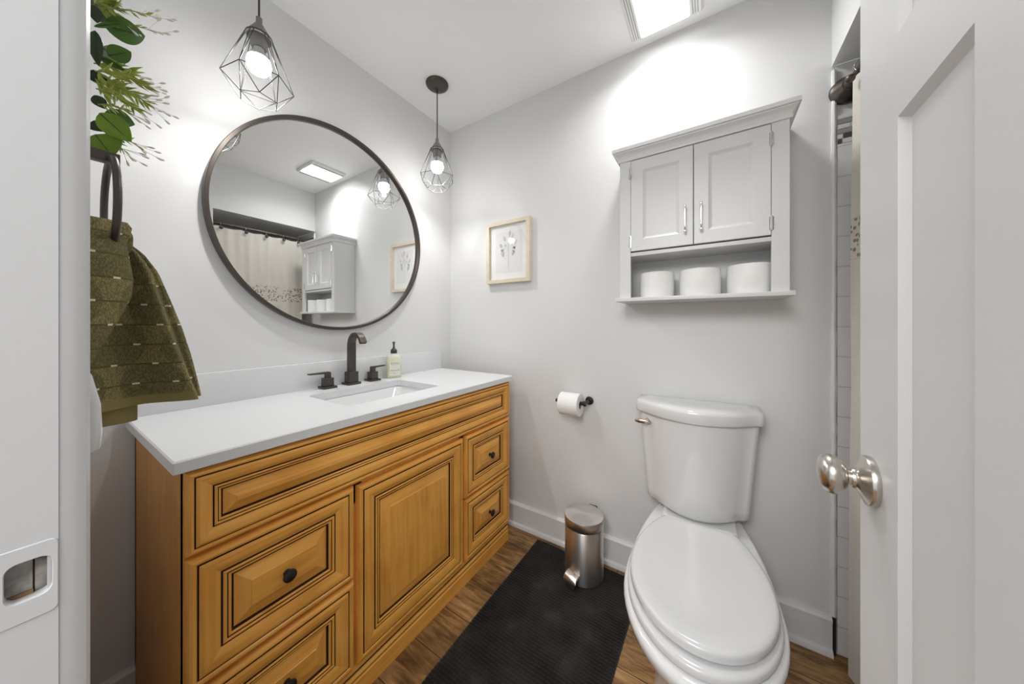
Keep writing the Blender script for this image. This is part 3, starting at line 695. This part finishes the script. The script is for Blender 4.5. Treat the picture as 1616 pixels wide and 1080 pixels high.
# ------------------------------------------------------------------ paper holder and its roll
th = thing('toilet_paper_holder', 'black wall bar holding a roll beside the toilet', 'paper holder', (.0, 0, 0))
b = BM(); tube(b, [(.806, -.078, .773), (.955, -.078, .773)], .0085, n=16); obj('bar', b, M_black, th)
b = BM(); tube(b, [(.954, -.078, .773), (.954, -.066, .773), (.954, -.003, .773)], .0085, n=16); lathe(b, [(0,.0005),(.020,.0005),(.021,.002),(.020,.007),(.012,.010),(0,.010)], (.954, 0, .773), '-y', 28); obj('post', b, M_black, th)
b = BM(); lathe(b, [(0,-.0065),(.0120,-.0065),(.0130,-.005),(.0130,.005),(.0120,.0065),(0,.0065)], (.956, -.078, .773), 'x', 24); obj('end_cap', b, M_black, th)
tr = thing('toilet_roll', 'white toilet roll hanging on the black wall bar above the bin', 'toilet roll', (.834, -.078, .763))
bm = BM(); lathe(bm, [(.019,0),(.053,0),(.055,.002),(.0555,.05),(.055,.098),(.053,.100),(.019,.100),(.019,0)], axis='x', n=48, caps=False); obj('tissue', bm, M_paper, tr)
bm = BM(); lathe(bm, [(.0175,.001),(.0175,.099),(.0189,.099),(.0189,.001),(.0175,.001)], axis='x', n=32, caps=False); obj('core', bm, M_card, tr)

# ------------------------------------------------------------------ toilet
to = thing('toilet', 'white two-piece toilet with closed lid beside the tiled shower edge', 'toilet', (1.425, -.007, 0), math.radians(1.6))
def egg(hx, yf, yb, yc, wb, n=24):
    """outline: front half ellipse to yf, back tapering to a straight edge of half width wb at yb"""
    pts = []
    for i in range(n+1):
        a = PI*i/n; pts.append((hx*math.cos(a), yc + (yf-yc)*math.sin(a)))
    L = yc-yb
    for i in range(1, 13):
        s = i/12; x = -(hx + (wb-hx)*(s**2.1)); pts.append((x, yc+(yb-yc)*s))
    for i in range(12, 0, -1):
        s = i/12; x = (hx + (wb-hx)*(s**2.1)); pts.append((x, yc+(yb-yc)*s))
    return pts
def er(z, *a): return [(p[0], p[1], z) for p in egg(*a)]
b = BM()
rings(b, [er(0, .118, -.60, -.13, -.43, .105), er(.012, .120, -.605, -.128, -.43, .107), er(.03, .112, -.595, -.13, -.43, .10), er(.14, .108, -.605, -.10, -.44, .098), er(.22, .118, -.645, -.06, -.46, .10),
          er(.29, .145, -.705, -.045, -.49, .108), er(.34, .171, -.755, -.038, -.50, .118), er(.375, .187, -.785, -.034, -.505, .124), er(.398, .192, -.795, -.032, -.505, .126), er(.409, .189, -.792, -.032, -.505, .125), er(.413, .180, -.780, -.034, -.505, .12)])
obj('bowl', b, M_ceramic, to, smooth=60)
b = BM(); rings(b, [[(p[0], p[1], z) for p in rrect(-hw_, hw_, y0_, -.03, .02, 5)] for hw_, y0_, z in ((.122, -.285, .405), (.120, -.283, .420), (.117, -.279, .4255), (.112, -.27, .4265))]); obj('deck', b, M_ceramic, to, smooth=60)
b = BM(); rings(b, [er(.4135, .176, -.768, -.272, -.515, .116), er(.416, .180, -.772, -.270, -.515, .118), er(.430, .180, -.772, -.270, -.515, .118), er(.4345, .175, -.766, -.272, -.515, .115), er(.435, .160, -.755, -.276, -.515, .105)])
obj('seat', b, M_plastic, to, smooth=60)
b = BM(); rings(b, [er(.4385, .170, -.742, -.266, -.512, .108), er(.441, .174, -.747, -.264, -.512, .110), er(.4555, .174, -.747, -.264, -.512, .110), er(.4605, .1705, -.742, -.266, -.512, .107), er(.4625, .164, -.734, -.270, -.512, .101),
          er(.4632, .140, -.700, -.285, -.512, .082), er(.4618, .135, -.694, -.290, -.512, .078), er(.4625, .06, -.58, -.40, -.51, .04)])
obj('lid', b, M_plastic, to, smooth=60)
b = BM()
b.free()
for sx in (-.075, .075):
    b = BM(); tube(b, [(sx-.022, -.259, .449), (sx+.022, -.259, .449)], .0105, n=14); obj('hinge', b, M_plastic, to, smooth=50)
def dshape(hw_, yb, ys, ym, r=.025, n=14):
    """flat back, bowed front"""
    pts = [(hw_, yb), (hw_, ys+r)]
    for i in range(1, 5):
        a = PI/2*i/5; pts.append((hw_-r+r*math.cos(a), ys+r-r*math.sin(a)))
    for i in range(n+1):
        x = (hw_-r)*(1-2*i/n); pts.append((x, ys+(ym-ys)*(1-(x/(hw_-r))**2)))
    for i in range(1, 5):
        a = PI/2*i/5; pts.append((-hw_+r-r*math.sin(a), ys+r-r*math.cos(a)))
    pts += [(-hw_, ys+r), (-hw_, yb)]
    return pts
TX = -.011
def dr_(z, *a, **k): return [(p[0]+TX, p[1], z) for p in dshape(*a, **k)]
b = BM(); rings(b, [dr_(.427, .150, -.03, -.10, -.178), dr_(.429, .162, -.022, -.110, -.190), dr_(.441, .173, -.018, -.116, -.198), dr_(.475, .1765, -.016, -.118, -.199), dr_(.64, .190, -.014, -.118, -.203), dr_(.797, .203, -.012, -.120, -.210)])
obj('tank', b, M_ceramic, to, smooth=60)
b = BM(); rings(b, [dr_(.790, .208, -.008, -.121, -.212), dr_(.792, .214, -.006, -.126, -.218), dr_(.797, .2165, -.005, -.128, -.220), dr_(.828, .218, -.005, -.130, -.222), dr_(.838, .2145, -.007, -.127, -.219), dr_(.8425, .205, -.012, -.120, -.212), dr_(.8440, .17, -.03, -.10, -.18)])
obj('tank_lid', b, M_ceramic, to, smooth=60)
b = BM(); lathe(b, [(0,0),(.012,0),(.012,.006),(.008,.010),(0,.010)], (-.180, -.131, .757), '-y', 18)
rs = []
for s, hh, dd in ((0,.003,.003),(.1,.0075,.005),(.4,.0095,.006),(.75,.0095,.006),(.95,.0065,.005),(1,.002,.002)):
    cx_ = -.166-.062*s; rs.append([(cx_, -.143+dd*math.cos(a)-.002*s, .757+hh*math.sin(a)) for a in [2*PI*i/14 for i in range(14)]])
rings(b, rs); obj('flush_lever', b, M_copper, to, smooth=60, label='copper-toned metal flush lever')
b = BM(); tube(b, [(-.120, -.10, .427), (-.121, -.098, .40), (-.128, -.07, .33), (-.14, -.045, .20), (-.15, -.03, .16), (-.15, -.002, .155)], .006, n=10); lathe(b, [(0,.395),(.010,.395),(.011,.40),(.011,.4265),(0,.4265)], (-.120, -.10, 0), 'z', 10); obj('supply_hose', b, M_steel_dark, to, label='dark supply hose under the tank')

# ------------------------------------------------------------------ rug
rg = thing('bath_rug', 'long black ribbed chenille runner between the vanity and toilet', 'rug', (0, 0, 0))
b = BM()
rx0, rx1, ry0, ry1 = .684, 1.205, -1.42, -.056
nx, ny = 120, 420
import mathutils
def rz_(i, j):
    x = rx0+(rx1-rx0)*i/nx; y = ry0+(ry1-ry0)*j/ny
    e = min(i, nx-i, j, ny-j); base = .0098 if e > 1 else (.006 if e == 1 else .001)
    rib = .0016*math.cos(2*PI*(y+.0012*math.sin(x*23))/.0130)
    nub = .0010*math.cos(2*PI*x/.0130 + 1.5*math.sin(y*31))
    w_ = .0016*mathutils.noise.noise((x*7, y*7, 0)) + .0005*mathutils.noise.noise((x*60, y*60, 3))
    return (x + .004*mathutils.noise.noise((y*3, 0, 5))*(1 if e == 0 else .3), y, base + (rib+nub+w_ if e > 0 else 0))
G = [[b.verts.new(rz_(i, j)) for j in range(ny+1)] for i in range(nx+1)]
for i in range(nx):
    for j in range(ny): b.faces.new((G[i][j], G[i+1][j], G[i+1][j+1], G[i][j+1]))
bnd = [G[i][0] for i in range(nx+1)] + [G[nx][j] for j in range(1, ny+1)] + [G[i][ny] for i in range(nx-1, -1, -1)] + [G[0][j] for j in range(ny-1, 0, -1)]
b.faces.new(list(reversed(bnd)))
obj('pile', b, M_rug, rg, smooth=180)

# ------------------------------------------------------------------ pedal bin
cn = thing('pedal_bin', 'small round brushed steel pedal bin on the rug by the back wall', 'waste bin', (.978, -.150, .012), math.radians(0))
b = BM(); lathe(b, [(0,.001),(.084,.001),(.0855,.004),(.0855,.010),(.0862,.012),(.0862,.2295),(.0850,.2315),(0,.2315)], n=64); obj('body', b, M_steel, cn, label='brushed steel cylinder body')
b = BM(); lathe(b, [(.0700,.2320),(.0800,.2320),(.0800,.2358),(.0868,.2358),(.0880,.238),(.0880,.272),(.0868,.2745),(.0840,.2755),(.060,.2768),(.030,.2776),(0,.2780)], n=64); obj('lid', b, M_steel_r, cn, label='brushed steel lid')
b = BM(); rings(b, [[(p[0], p[1], z) for p in rrect(-.022*k, .022*k, -.012, .012, .004)] for k, z in ((1, .246), (1, .268), (.9, .271))])
for v in b.verts: v.co.y += .086; v.co.x += .012
o = obj('lid_hinge', b, M_steel_dark, cn)
# pedal on the side facing the room
pa = math.atan2(-1, -.22)
b = BM(); d_ = Vector((math.cos(pa), math.sin(pa), 0)); s_ = Vector((-d_.y, d_.x, 0))
def pp(r_, t, z): v = d_*r_ + s_*t; return (v.x, v.y, z)
rings(b, [[pp(r_, t, z+dz) for t, dz in ((-.032, 0), (-.029, .006), (.029, .006), (.032, 0), (.029, -.004), (-.029, -.004))] for r_, z in ((.080, .046), (.094, .045), (.106, .042), (.114, .037), (.118, .030))]); obj('pedal', b, M_steel, cn, smooth=50, label='steel foot pedal')
b = BM(); rings(b, [[pp(r_, t, z+dz) for t, dz in ((-.020, 0), (-.018, .010), (.018, .010), (.020, 0))] for r_, z in ((.080, .006), (.104, .006), (.112, .004))]); obj('pedal_base', b, M_steel_dark, cn, smooth=50, label='black plastic pedal base')

# ------------------------------------------------------------------ shower rod, rings and curtain
RX, RZ = 1.868, 1.968
rd = thing('shower_rod', 'dark bronze shower curtain rod with bell flange above the tiled stall', 'curtain rod', (RX, 0, RZ))
b = BM(); tube(b, [(0, -.010, 0), (0, -.735, 0)], .0125, n=16); obj('pole', b, M_bronze, rd)
fl = [(0,.0005),(.046,.0005),(.0475,.003),(.046,.009),(.043,.012),(.038,.016),(.030,.030),(.026,.040),(.024,.043),(.020,.044),(.0175,.058),(.0165,.064),(0,.064)]
b = BM(); lathe(b, fl, (0, 0, 0), '-y', 36); obj('flange', b, M_bronze, rd)
b = BM(); lathe(b, [(0,.0005),(.019,.0005),(.020,.002),(.0195,.010),(.017,.013),(0,.013)], (0, -.744, 0), 'y', 36); obj('flange', b, M_bronze, rd)
ys = [-.695, -.535, -.393, -.262, -.142]
def cring(y):
    t = thing('curtain_ring', 'dark ball-ended shower curtain ring on the bronze rod', 'curtain ring', (RX, y, RZ), 0, 'curtain rings on the shower rod')
    b = BM(); tube(b, [(.0185*math.cos(a)-.002, 0, .0185*math.sin(a)-.006) for a in [2*PI*i/28 for i in range(28)]], .0016, n=6, closed=True); obj('wire', b, M_chrome, t)
    b = BM(); bmesh.ops.create_uvsphere(b, u_segments=16, v_segments=10, radius=.0125)
    for v in b.verts: v.co.x -= .030; v.co.z -= .040
    tube(b, [(-.020, 0, -.030), (-.030, 0, -.038)], .003, n=8); obj('ball', b, M_bronze, t)
for y in ys: cring(y)
cu = thing('shower_curtain', 'cream linen shower curtain with a lace band hanging from the dark rod', 'shower curtain', (0, 0, 0))
def cpoint(s, z):
    y = -.737 + (.737-.105)*s
    t = (1.945-z)/1.9
    wv = .006*math.sin(s*2*PI*4.6+.6)*(.5+1.2*t) + .0025*math.sin(s*2*PI*9.3+z*1.3) + .004*mathutils.noise.noise((s*9, z*2, 1))
    yy = y + .020*t*(1 if s > .9 else 0)*(s-.9)*10*-.6
    sag = .010*abs(math.sin((s-.04)*PI*4.3)) if z > 1.93 else 0
    return (RX-.010-.010*t + wv, yy + .006*math.sin(z*5)*(s), z - sag)
def cloth(z0, z1, nz):
    bm = BM(); ns = 110
    Gf = [[bm.verts.new(cpoint(i/ns, z0+(z1-z0)*j/nz)) for j in range(nz+1)] for i in range(ns+1)]
    Gb = [[bm.verts.new(Vector(cpoint(i/ns, z0+(z1-z0)*j/nz))+Vector((.0025, 0, 0))) for j in range(nz+1)] for i in range(ns+1)]
    for i in range(ns):
        for j in range(nz):
            bm.faces.new((Gf[i][j], Gf[i][j+1], Gf[i+1][j+1], Gf[i+1][j])); bm.faces.new((Gb[i][j], Gb[i+1][j], Gb[i+1][j+1], Gb[i][j+1]))
    for j in range(nz):
        bm.faces.new((Gf[0][j], Gb[0][j], Gb[0][j+1], Gf[0][j+1])); bm.faces.new((Gf[ns][j], Gf[ns][j+1], Gb[ns][j+1], Gb[ns][j]))
    for i in range(ns):
        bm.faces.new((Gf[i][0], Gf[i+1][0], Gb[i+1][0], Gb[i][0])); bm.faces.new((Gf[i][nz], Gb[i][nz], Gb[i+1][nz], Gf[i+1][nz]))
    return bm
bm = cloth(1.4955, 1.945, 18); obj('upper_cloth', bm, M_linen, cu, smooth=60)
bm = cloth(1.3655, 1.495, 6); obj('lace_band', bm, M_lace, cu, smooth=60, label='openwork lace band')
bm = cloth(.035, 1.365, 40); obj('lower_cloth', bm, M_linen, cu, smooth=60)

# ------------------------------------------------------------------ towel ring, towel, greenery, wall fitting by the doorway
rgx, rgy, rgz = .690, -1.465, 1.414
tg = thing('towel_ring', 'dark bronze towel ring on a square post beside the doorway', 'towel ring', (rgx, YF, rgz))
b = BM(); box(b, -.022, .022, .0005, .008, -.022, .022, bev=.001); box(b, -.0085, .0085, .008, .070, -.0075, .0075, bev=.001); obj('post', b, M_bronze, tg)
b = BM(); tube(b, [(.072*math.sin(a), rgy-YF, -.074+.072*math.cos(a)) for a in [2*PI*i/48 for i in range(48)]], .0044, n=12, closed=True); obj('ring', b, M_bronze, tg, smooth=60)

tw = thing('hand_towel', 'olive green textured hand towel with cream stitches hanging from the ring', 'towel', (0, 0, 0))
def interp(tab, z):
    for (z0, v0), (z1, v1) in zip(tab, tab[1:]):
        if z <= z0 and z >= z1: 
            s = (z0-z)/(z0-z1); return v0+(v1-v0)*s
    return tab[-1][1] if z < tab[-1][0] else tab[0][1]
def sheet(name, sec, z_top, z_bot, nz, m, hem=None, thick=.0055):
    """open sheet: sec(z) -> list of (x,y); thickened along its normals; UVs in metres"""
    bm = BM(); uvl = bm.loops.layers.uv.new('UVMap'); rows = []
    for j in range(nz+1):
        z = z_top+(z_bot-z_top)*j/nz; rows.append(([(p[0], p[1], z + (p[2] if len(p) > 2 else 0)) for p in sec(z)], z))
    n = len(rows[0][0]); U = []
    for r_, z in rows:
        u = [0]
        for a, c in zip(r_, r_[1:]): u.append(u[-1]+math.hypot(a[0]-c[0], a[1]-c[1]))
        U.append(u)
    nrm = []
    for r_, z in rows:
        nn = []
        for i in range(n):
            a = r_[max(i-1, 0)]; c = r_[min(i+1, n-1)]; tx, ty = c[0]-a[0], c[1]-a[1]; L = math.hypot(tx, ty) or 1; nn.append((-ty/L, tx/L))
        nrm.append(nn)
    A = [[bm.verts.new(p) for p in r_] for r_, z in rows]
    B = [[bm.verts.new((p[0]+nrm[j][i][0]*thick, p[1]+nrm[j][i][1]*thick, p[2])) for i, p in enumerate(r_)] for j, (r_, z) in enumerate(rows)]
    def quad(vs, uvs, mi=0):
        try: f = bm.faces.new(vs)
        except ValueError: return
        f.material_index = mi
        for l, q in zip(f.loops, uvs): l[uvl].uv = q
    for j in range(nz):
        mi = 1 if (hem and rows[j+1][1] < z_bot+hem) else 0
        for i in range(n-1):
            q = [(U[j][i], rows[j][1]), (U[j+1][i], rows[j+1][1]), (U[j+1][i+1], rows[j+1][1]), (U[j][i+1], rows[j][1])]
            quad((A[j][i], A[j+1][i], A[j+1][i+1], A[j][i+1]), q, mi); quad((B[j][i], B[j][i+1], B[j+1][i+1], B[j+1][i]), [q[0], q[3], q[2], q[1]], mi)
        for i in (0, n-1): quad((A[j][i], B[j][i], B[j+1][i], A[j+1][i]), [(U[j][i], rows[j][1])]*2+[(U[j+1][i], rows[j+1][1])]*2, mi)
    for j in (0, nz):
        for i in range(n-1): quad((A[j][i], A[j][i+1], B[j][i+1], B[j][i]), [(U[j][i], rows[j][1]), (U[j][i+1], rows[j][1])]*2, 1 if j else 0)
    o = obj(name, bm, m, tw, smooth=75)
    return o
# outline tables (height -> y) read off the hang of the cloth at x ~ .66
outer = [(1.308,-1.462),(1.295,-1.443),(1.28,-1.425),(1.25,-1.407),(1.20,-1.390),(1.15,-1.374),(1.10,-1.361),(1.05,-1.352),(1.02,-1.347),(.95,-1.346)]
ridge = [(1.308,-1.466),(1.28,-1.438),(1.25,-1.424),(1.20,-1.412),(1.15,-1.400),(1.10,-1.387),(1.05,-1.372),(1.02,-1.362),(.95,-1.360)]
def spl(pts, n=6):
    out = []
    P_ = [pts[0]]+pts+[pts[-1]]
    for i in range(1, len(P_)-2):
        for k in range(n):
            t = k/n; p0, p1, p2, p3 = P_[i-1], P_[i], P_[i+1], P_[i+2]
            out.append(tuple(.5*((2*p1[d])+(-p0[d]+p2[d])*t+(2*p0[d]-5*p1[d]+4*p2[d]-p3[d])*t*t+(-p0[d]+3*p1[d]-3*p2[d]+p3[d])*t**3) for d in range(2)))
    out.append(tuple(pts[-1])); return out
def main_sec(z):
    yo, yr = interp(outer, z), interp(ridge, z); t = min(1, max(0, (1.308-z)/.20)); L = -1.506 + .022*(1-t)
    x0 = .650 + .012*(1-t); k = .35 + .65*t
    # front layer from the wall to the ridge with a deep hollow beside the ridge, then the fold turning back
    pts = [(x0+.016*k, L), (x0+.010*k, L+(yr-L)*.22), (x0-.012*k, L+(yr-L)*.45), (x0-.016*k, L+(yr-L)*.62), (x0+.006*k, L+(yr-L)*.84), (x0+.016*k, yr-.002), (x0+.006*k, yr+(yo-yr)*.18), (x0-.018*k, yr+(yo-yr)*.40),
           (x0-.020*k, yr+(yo-yr)*.72), (x0-.030*k, yo-.001), (x0-.042*k-.004, yo-.004), (x0-.052*k-.006, yo-(yo-L)*.2), (x0-.056*k-.006, L+(yo-L)*.45), (x0-.058*k-.006, L)]
    return spl(pts)
sheet('front_panel', main_sec, 1.300, 1.018, 36, [M_towel, M_hem], hem=.014)
flap = [(1.315,-1.452),(1.305,-1.447),(1.28,-1.4535),(1.25,-1.450),(1.225,-1.447),(1.20,-1.449),(1.17,-1.459),(1.14,-1.470),(1.11,-1.482),(1.07,-1.495)]
def flap_sec(z):
    ye = interp(flap, z); L = -1.514; t = min(1, max(0, (1.315-z)/.05))
    return spl([(.742-.03*(1-t), L), (.756-.036*(1-t), L+(ye-L)*.35), (.748-.03*(1-t), L+(ye-L)*.72), (.728-.012*(1-t), ye), (.714-.006*(1-t), ye-.005), (.708, L+(ye-L)*.5)])
sheet('near_fold', flap_sec, 1.314, 1.085, 28, [M_towel, M_hem])
def low_sec(z):
    t = (1.06-z)/.08
    return spl([(.630, -1.503), (.636, -1.475), (.634, -1.448), (.625, -1.432), (.610, -1.430), (.600, -1.45), (.598, -1.48)])
sheet('back_layer', low_sec, 1.090, .990, 12, [M_hem, M_hem], hem=.2)
# saddle of cloth running over the bottom of the ring
b = BM(); uvl = b.loops.layers.uv.new('UVMap')
rs = []
for i in range(15):
    a = PI*i/14; x = rgx-.004 + .036*math.cos(a); z = 1.272 + .030*math.sin(a)
    wd = .016 + .003*math.sin(a); rs.append([(x + .010*math.cos(a)*math.cos(q)*0, rgy+.002 + wd*math.cos(q), z + .009*math.sin(q)*(1 if True else 0)) for q in [2*PI*k/14 for k in range(14)]])
rings(b, rs)
for f in b.faces:
    for l in f.loops: l[uvl].uv = (l.vert.co.y, l.vert.co.z+l.vert.co.x)
obj('gathered_top', b, M_towel, tw, smooth=70)

# artificial greenery on the wall above the ring
pg = thing('artificial_plant', 'hanging artificial greenery with broad leaves and white-tipped sprigs above the towel ring', 'plant', (.66, YF, 1.56))
PC = Vector((1.4725, -1.536, 1.158))
def leaf3(base, tip, width, m, curl=.12, twist=0.0, dx=(0, 0), fold=.15):
    """broad leaf from base (x,y,z) to tip; blade faces roughly +x with some curl"""
    bm = BM(); a = Vector(base); t = Vector(tip); d = t-a; L = d.length; dn = d.normalized()
    nrm = Vector((1, -.06, -.42)); nrm = (nrm-dn*nrm.dot(dn)).normalized(); side = dn.cross(nrm)
    nrm2 = nrm*math.cos(twist)+side*math.sin(twist); side2 = side*math.cos(twist)-nrm*math.sin(twist)
    n, mc = 14, 6; Gt = []; Gu = []
    for i in range(n+1):
        s = i/n; wd = .5*width*max(.02, (math.sin(PI*min(1, s**.85*1.0)))**.78); c = a+d*s + nrm2*(curl*L*math.sin(PI*s))
        r1, r2 = [], []
        for k in range(mc+1):
            q = -1+2*k/mc; p = c+side2*(wd*q) - nrm2*(fold*wd*(1-abs(q))*.8) 
            r1.append(bm.verts.new(p)); r2.append(bm.verts.new(p-nrm2*.0009))
        Gt.append(r1); Gu.append(r2)
    for i in range(n):
        for k in range(mc):
            bm.faces.new((Gt[i][k], Gt[i][k+1], Gt[i+1][k+1], Gt[i+1][k])); bm.faces.new((Gu[i][k], Gu[i+1][k], Gu[i+1][k+1], Gu[i][k+1]))
        bm.faces.new((Gt[i][0], Gt[i+1][0], Gu[i+1][0], Gu[i][0])); bm.faces.new((Gt[i][mc], Gu[i][mc], Gu[i+1][mc], Gt[i+1][mc]))
    for i in (0, n):
        for k in range(mc): bm.faces.new((Gt[i][k], Gu[i][k], Gu[i][k+1], Gt[i][k+1]))
    tube(bm, [a+d*q + nrm2*(curl*L*math.sin(PI*q)+.0001) for q in [.03+.75*i/10 for i in range(11)]], [.0007-.00004*i for i in range(11)], n=6, mi=1)   # midrib
    o = obj('leaf', bm, [m, M_leafd], pg, smooth=60)
    o.location = Vector((0, 0, 0)); 
    for v in o.data.vertices: v.co -= Vector(pg.location)
    return o
# where each leaf grows, as (y, z) at a depth x
F_ = Vector((-math.sin(math.radians(32.63)), math.cos(math.radians(32.63)), 0)); R_ = Vector((math.cos(math.radians(32.63)), math.sin(math.radians(32.63)), 0))
def at(px, py, x):
    d = F_ + R_*((px-808)/492) - Vector((0, 0, 1))*((py-512)/492); return PC + d*((x-PC.x)/d.x)
LV = [((164,40),.65,(229,57),.64,.036,M_leaf,.10,.1),((170,88),.655,(207,82),.66,.024,M_leaf,.06,.0),((160,74),.60,(197,104),.59,.040,M_leafg,.2,.0),((154,88),.66,(199,112),.66,.010,M_leaf,.05,.3),
      ((148,8),.67,(153,36),.67,.016,M_leafd,.05,.2),((150,48),.67,(155,104),.66,.016,M_leafd,.1,.3),((157,178),.68,(207,224),.69,.034,M_leafb,.12,.0),((166,177),.63,(213,197),.62,.026,M_leaf,.08,-.2),
      ((150,212),.67,(178,246),.68,.048,M_leafb,.1,.1),((148,190),.66,(165,208),.66,.026,M_leafd,.1,.0),((158,196),.655,(197,226),.655,.012,M_leafd,.1,.5),((148,42),.66,(202,37),.66,.007,M_leaf,-.05,.2),((149,30),.64,(172,4),.63,.030,M_leafg,.1,.2),
      ((147,110),.65,(160,135),.64,.022,M_leafd,.1,.3),((149,150),.62,(166,172),.62,.018,M_leafd,.1,.2)]
for (p0, x0, p1, x1, wd, m_, cu_, tws) in LV:
    leaf3(at(*p0, x0), at(*p1, x1), wd, m_, cu_, tws)
def sprig(px0, x0, px1, x1, nleaf, ll, spread, seed, buds=4):
    rnd = random.Random(seed); a = at(*px0, x0); t = at(*px1, x1); d = t-a; L = d.length; org = Vector(pg.location)
    mid = a+d*.5 + Vector((0, 0, .012)); pts = [a.lerp(mid, i/5) if i < 5 else mid.lerp(t, (i-5)/5) for i in range(11)]
    pts = [a*(1-s)**2 + mid*2*s*(1-s) + t*s*s for s in [i/10 for i in range(11)]]
    bm = BM(); tube(bm, [p-org for p in pts], [.0011-.0005*i/10 for i in range(11)], n=6)
    o = obj('sprig', bm, M_stem, pg, label='thin stem with needle leaves and white buds')
    bm = BM(); 
    for k in range(nleaf):
        s = (k+.5)/nleaf*.85; p = pts[min(9, int(s*10))].lerp(pts[min(10, int(s*10)+1)], s*10-int(s*10))
        v = (d.normalized() + Vector((rnd.uniform(-1,1), rnd.uniform(-1,1), rnd.uniform(-1,1)))*spread).normalized()
        q = p+v*ll*rnd.uniform(.6, 1.1); sd = v.orthogonal().normalized()*ll*.085; up = v.cross(sd).normalized()*.0006
        m_ = p.lerp(q, .5)
        V_ = [bm.verts.new(c-org) for c in (p+up, m_+sd+up, q+up, m_-sd+up, p-up, m_+sd-up, q-up, m_-sd-up)]
        for f in ((0,1,2,3),(7,6,5,4),(0,4,5,1),(1,5,6,2),(2,6,7,3),(3,7,4,0)): bm.faces.new([V_[i] for i in f])
    nd = obj('needles', bm, M_needle, o, smooth=0)
    bm = BM()
    for k in range(buds):
        v = (d.normalized() + Vector((rnd.uniform(-.8,.8), rnd.uniform(-.6,.6), rnd.uniform(-.8,.8)))*.8).normalized(); p = pts[7+k % 4]; q = p+v*rnd.uniform(.014, .026)
        tube(bm, [p-org, q-org], .0004, n=4)
        tube(bm, [q-org, q+v*.003-org, q+v*.007-org, q+v*.009-org], [.0006, .0016, .0018, .0005], n=6)
    obj('buds', bm, M_bud, o, smooth=60, label='small whitish buds')
SP = [((148,14),.66,(245,28),.65,10,.020,.6,1,6),((170,40),.65,(247,52),.64,6,.014,.5,2,6),((150,112),.67,(240,142),.66,34,.024,.8,3,6),((150,125),.66,(243,170),.65,34,.024,.8,4,7),((152,140),.68,(222,178),.66,26,.022,.9,5,5),
      ((148,100),.64,(212,122),.64,34,.026,.9,6,2),((150,130),.65,(195,150),.64,34,.026,1.1,7,2),((148,8),.65,(180,2),.65,26,.026,1.0,8,2),((152,5),.66,(185,30),.65,20,.024,.8,9,4),((175,215),.66,(226,238),.65,6,.012,.6,10,6),((170,215),.66,(196,243),.65,8,.014,.7,11,6),((155,165),.66,(205,180),.655,14,.016,.8,12,6)]
for s_ in SP: sprig(*s_)
b = BM(); org = Vector(pg.location)
tube(b, [p-org for p in (Vector((.66, -1.500, 1.78)), Vector((.665, -1.497, 1.68)), Vector((.655, -1.499, 1.57)), Vector((.665, -1.496, 1.47)), Vector((.66, -1.497, 1.44)))], .004, n=8)
for zz in (1.74, 1.60, 1.47): tube(b, [(.0, .0005, zz-1.56), (0, .029, zz-1.56)], .0025, n=6)
obj('main_stem', b, M_stem, pg)

# rounded white plastic fitting on the doorway wall, seen edge-on
wf = thing('wall_plate', 'white rounded plastic wall plate seen edge-on beside the door jamb under the towel', 'wall plate', (.905, YF, 1.075))
b = BM()
prof = [(.000,.062),(.008,.060),(.018,.050),(.027,.030),(.0325,.0),(.0335,-.030),(.0320,-.046),(.028,-.050),(.018,-.050),(.016,-.046),(.0145,-.01),(.010,.03),(.004,.045),(.000,.048)]
rings(b, [[(x, p[0]*k+.0005, p[1]*(.9+.1*k)) for p in prof] for x, k in ((-.036,.80),(-.033,.95),(-.028,1),(.028,1),(.033,.95),(.036,.80))])
obj('cover', b, M_plastic, wf, smooth=50)
b = BM(); box(b, -.030, .030, .0004, .008, -.045, .046); obj('back_plate', b, M_steel_dark, wf, label='dark recess behind the cover')
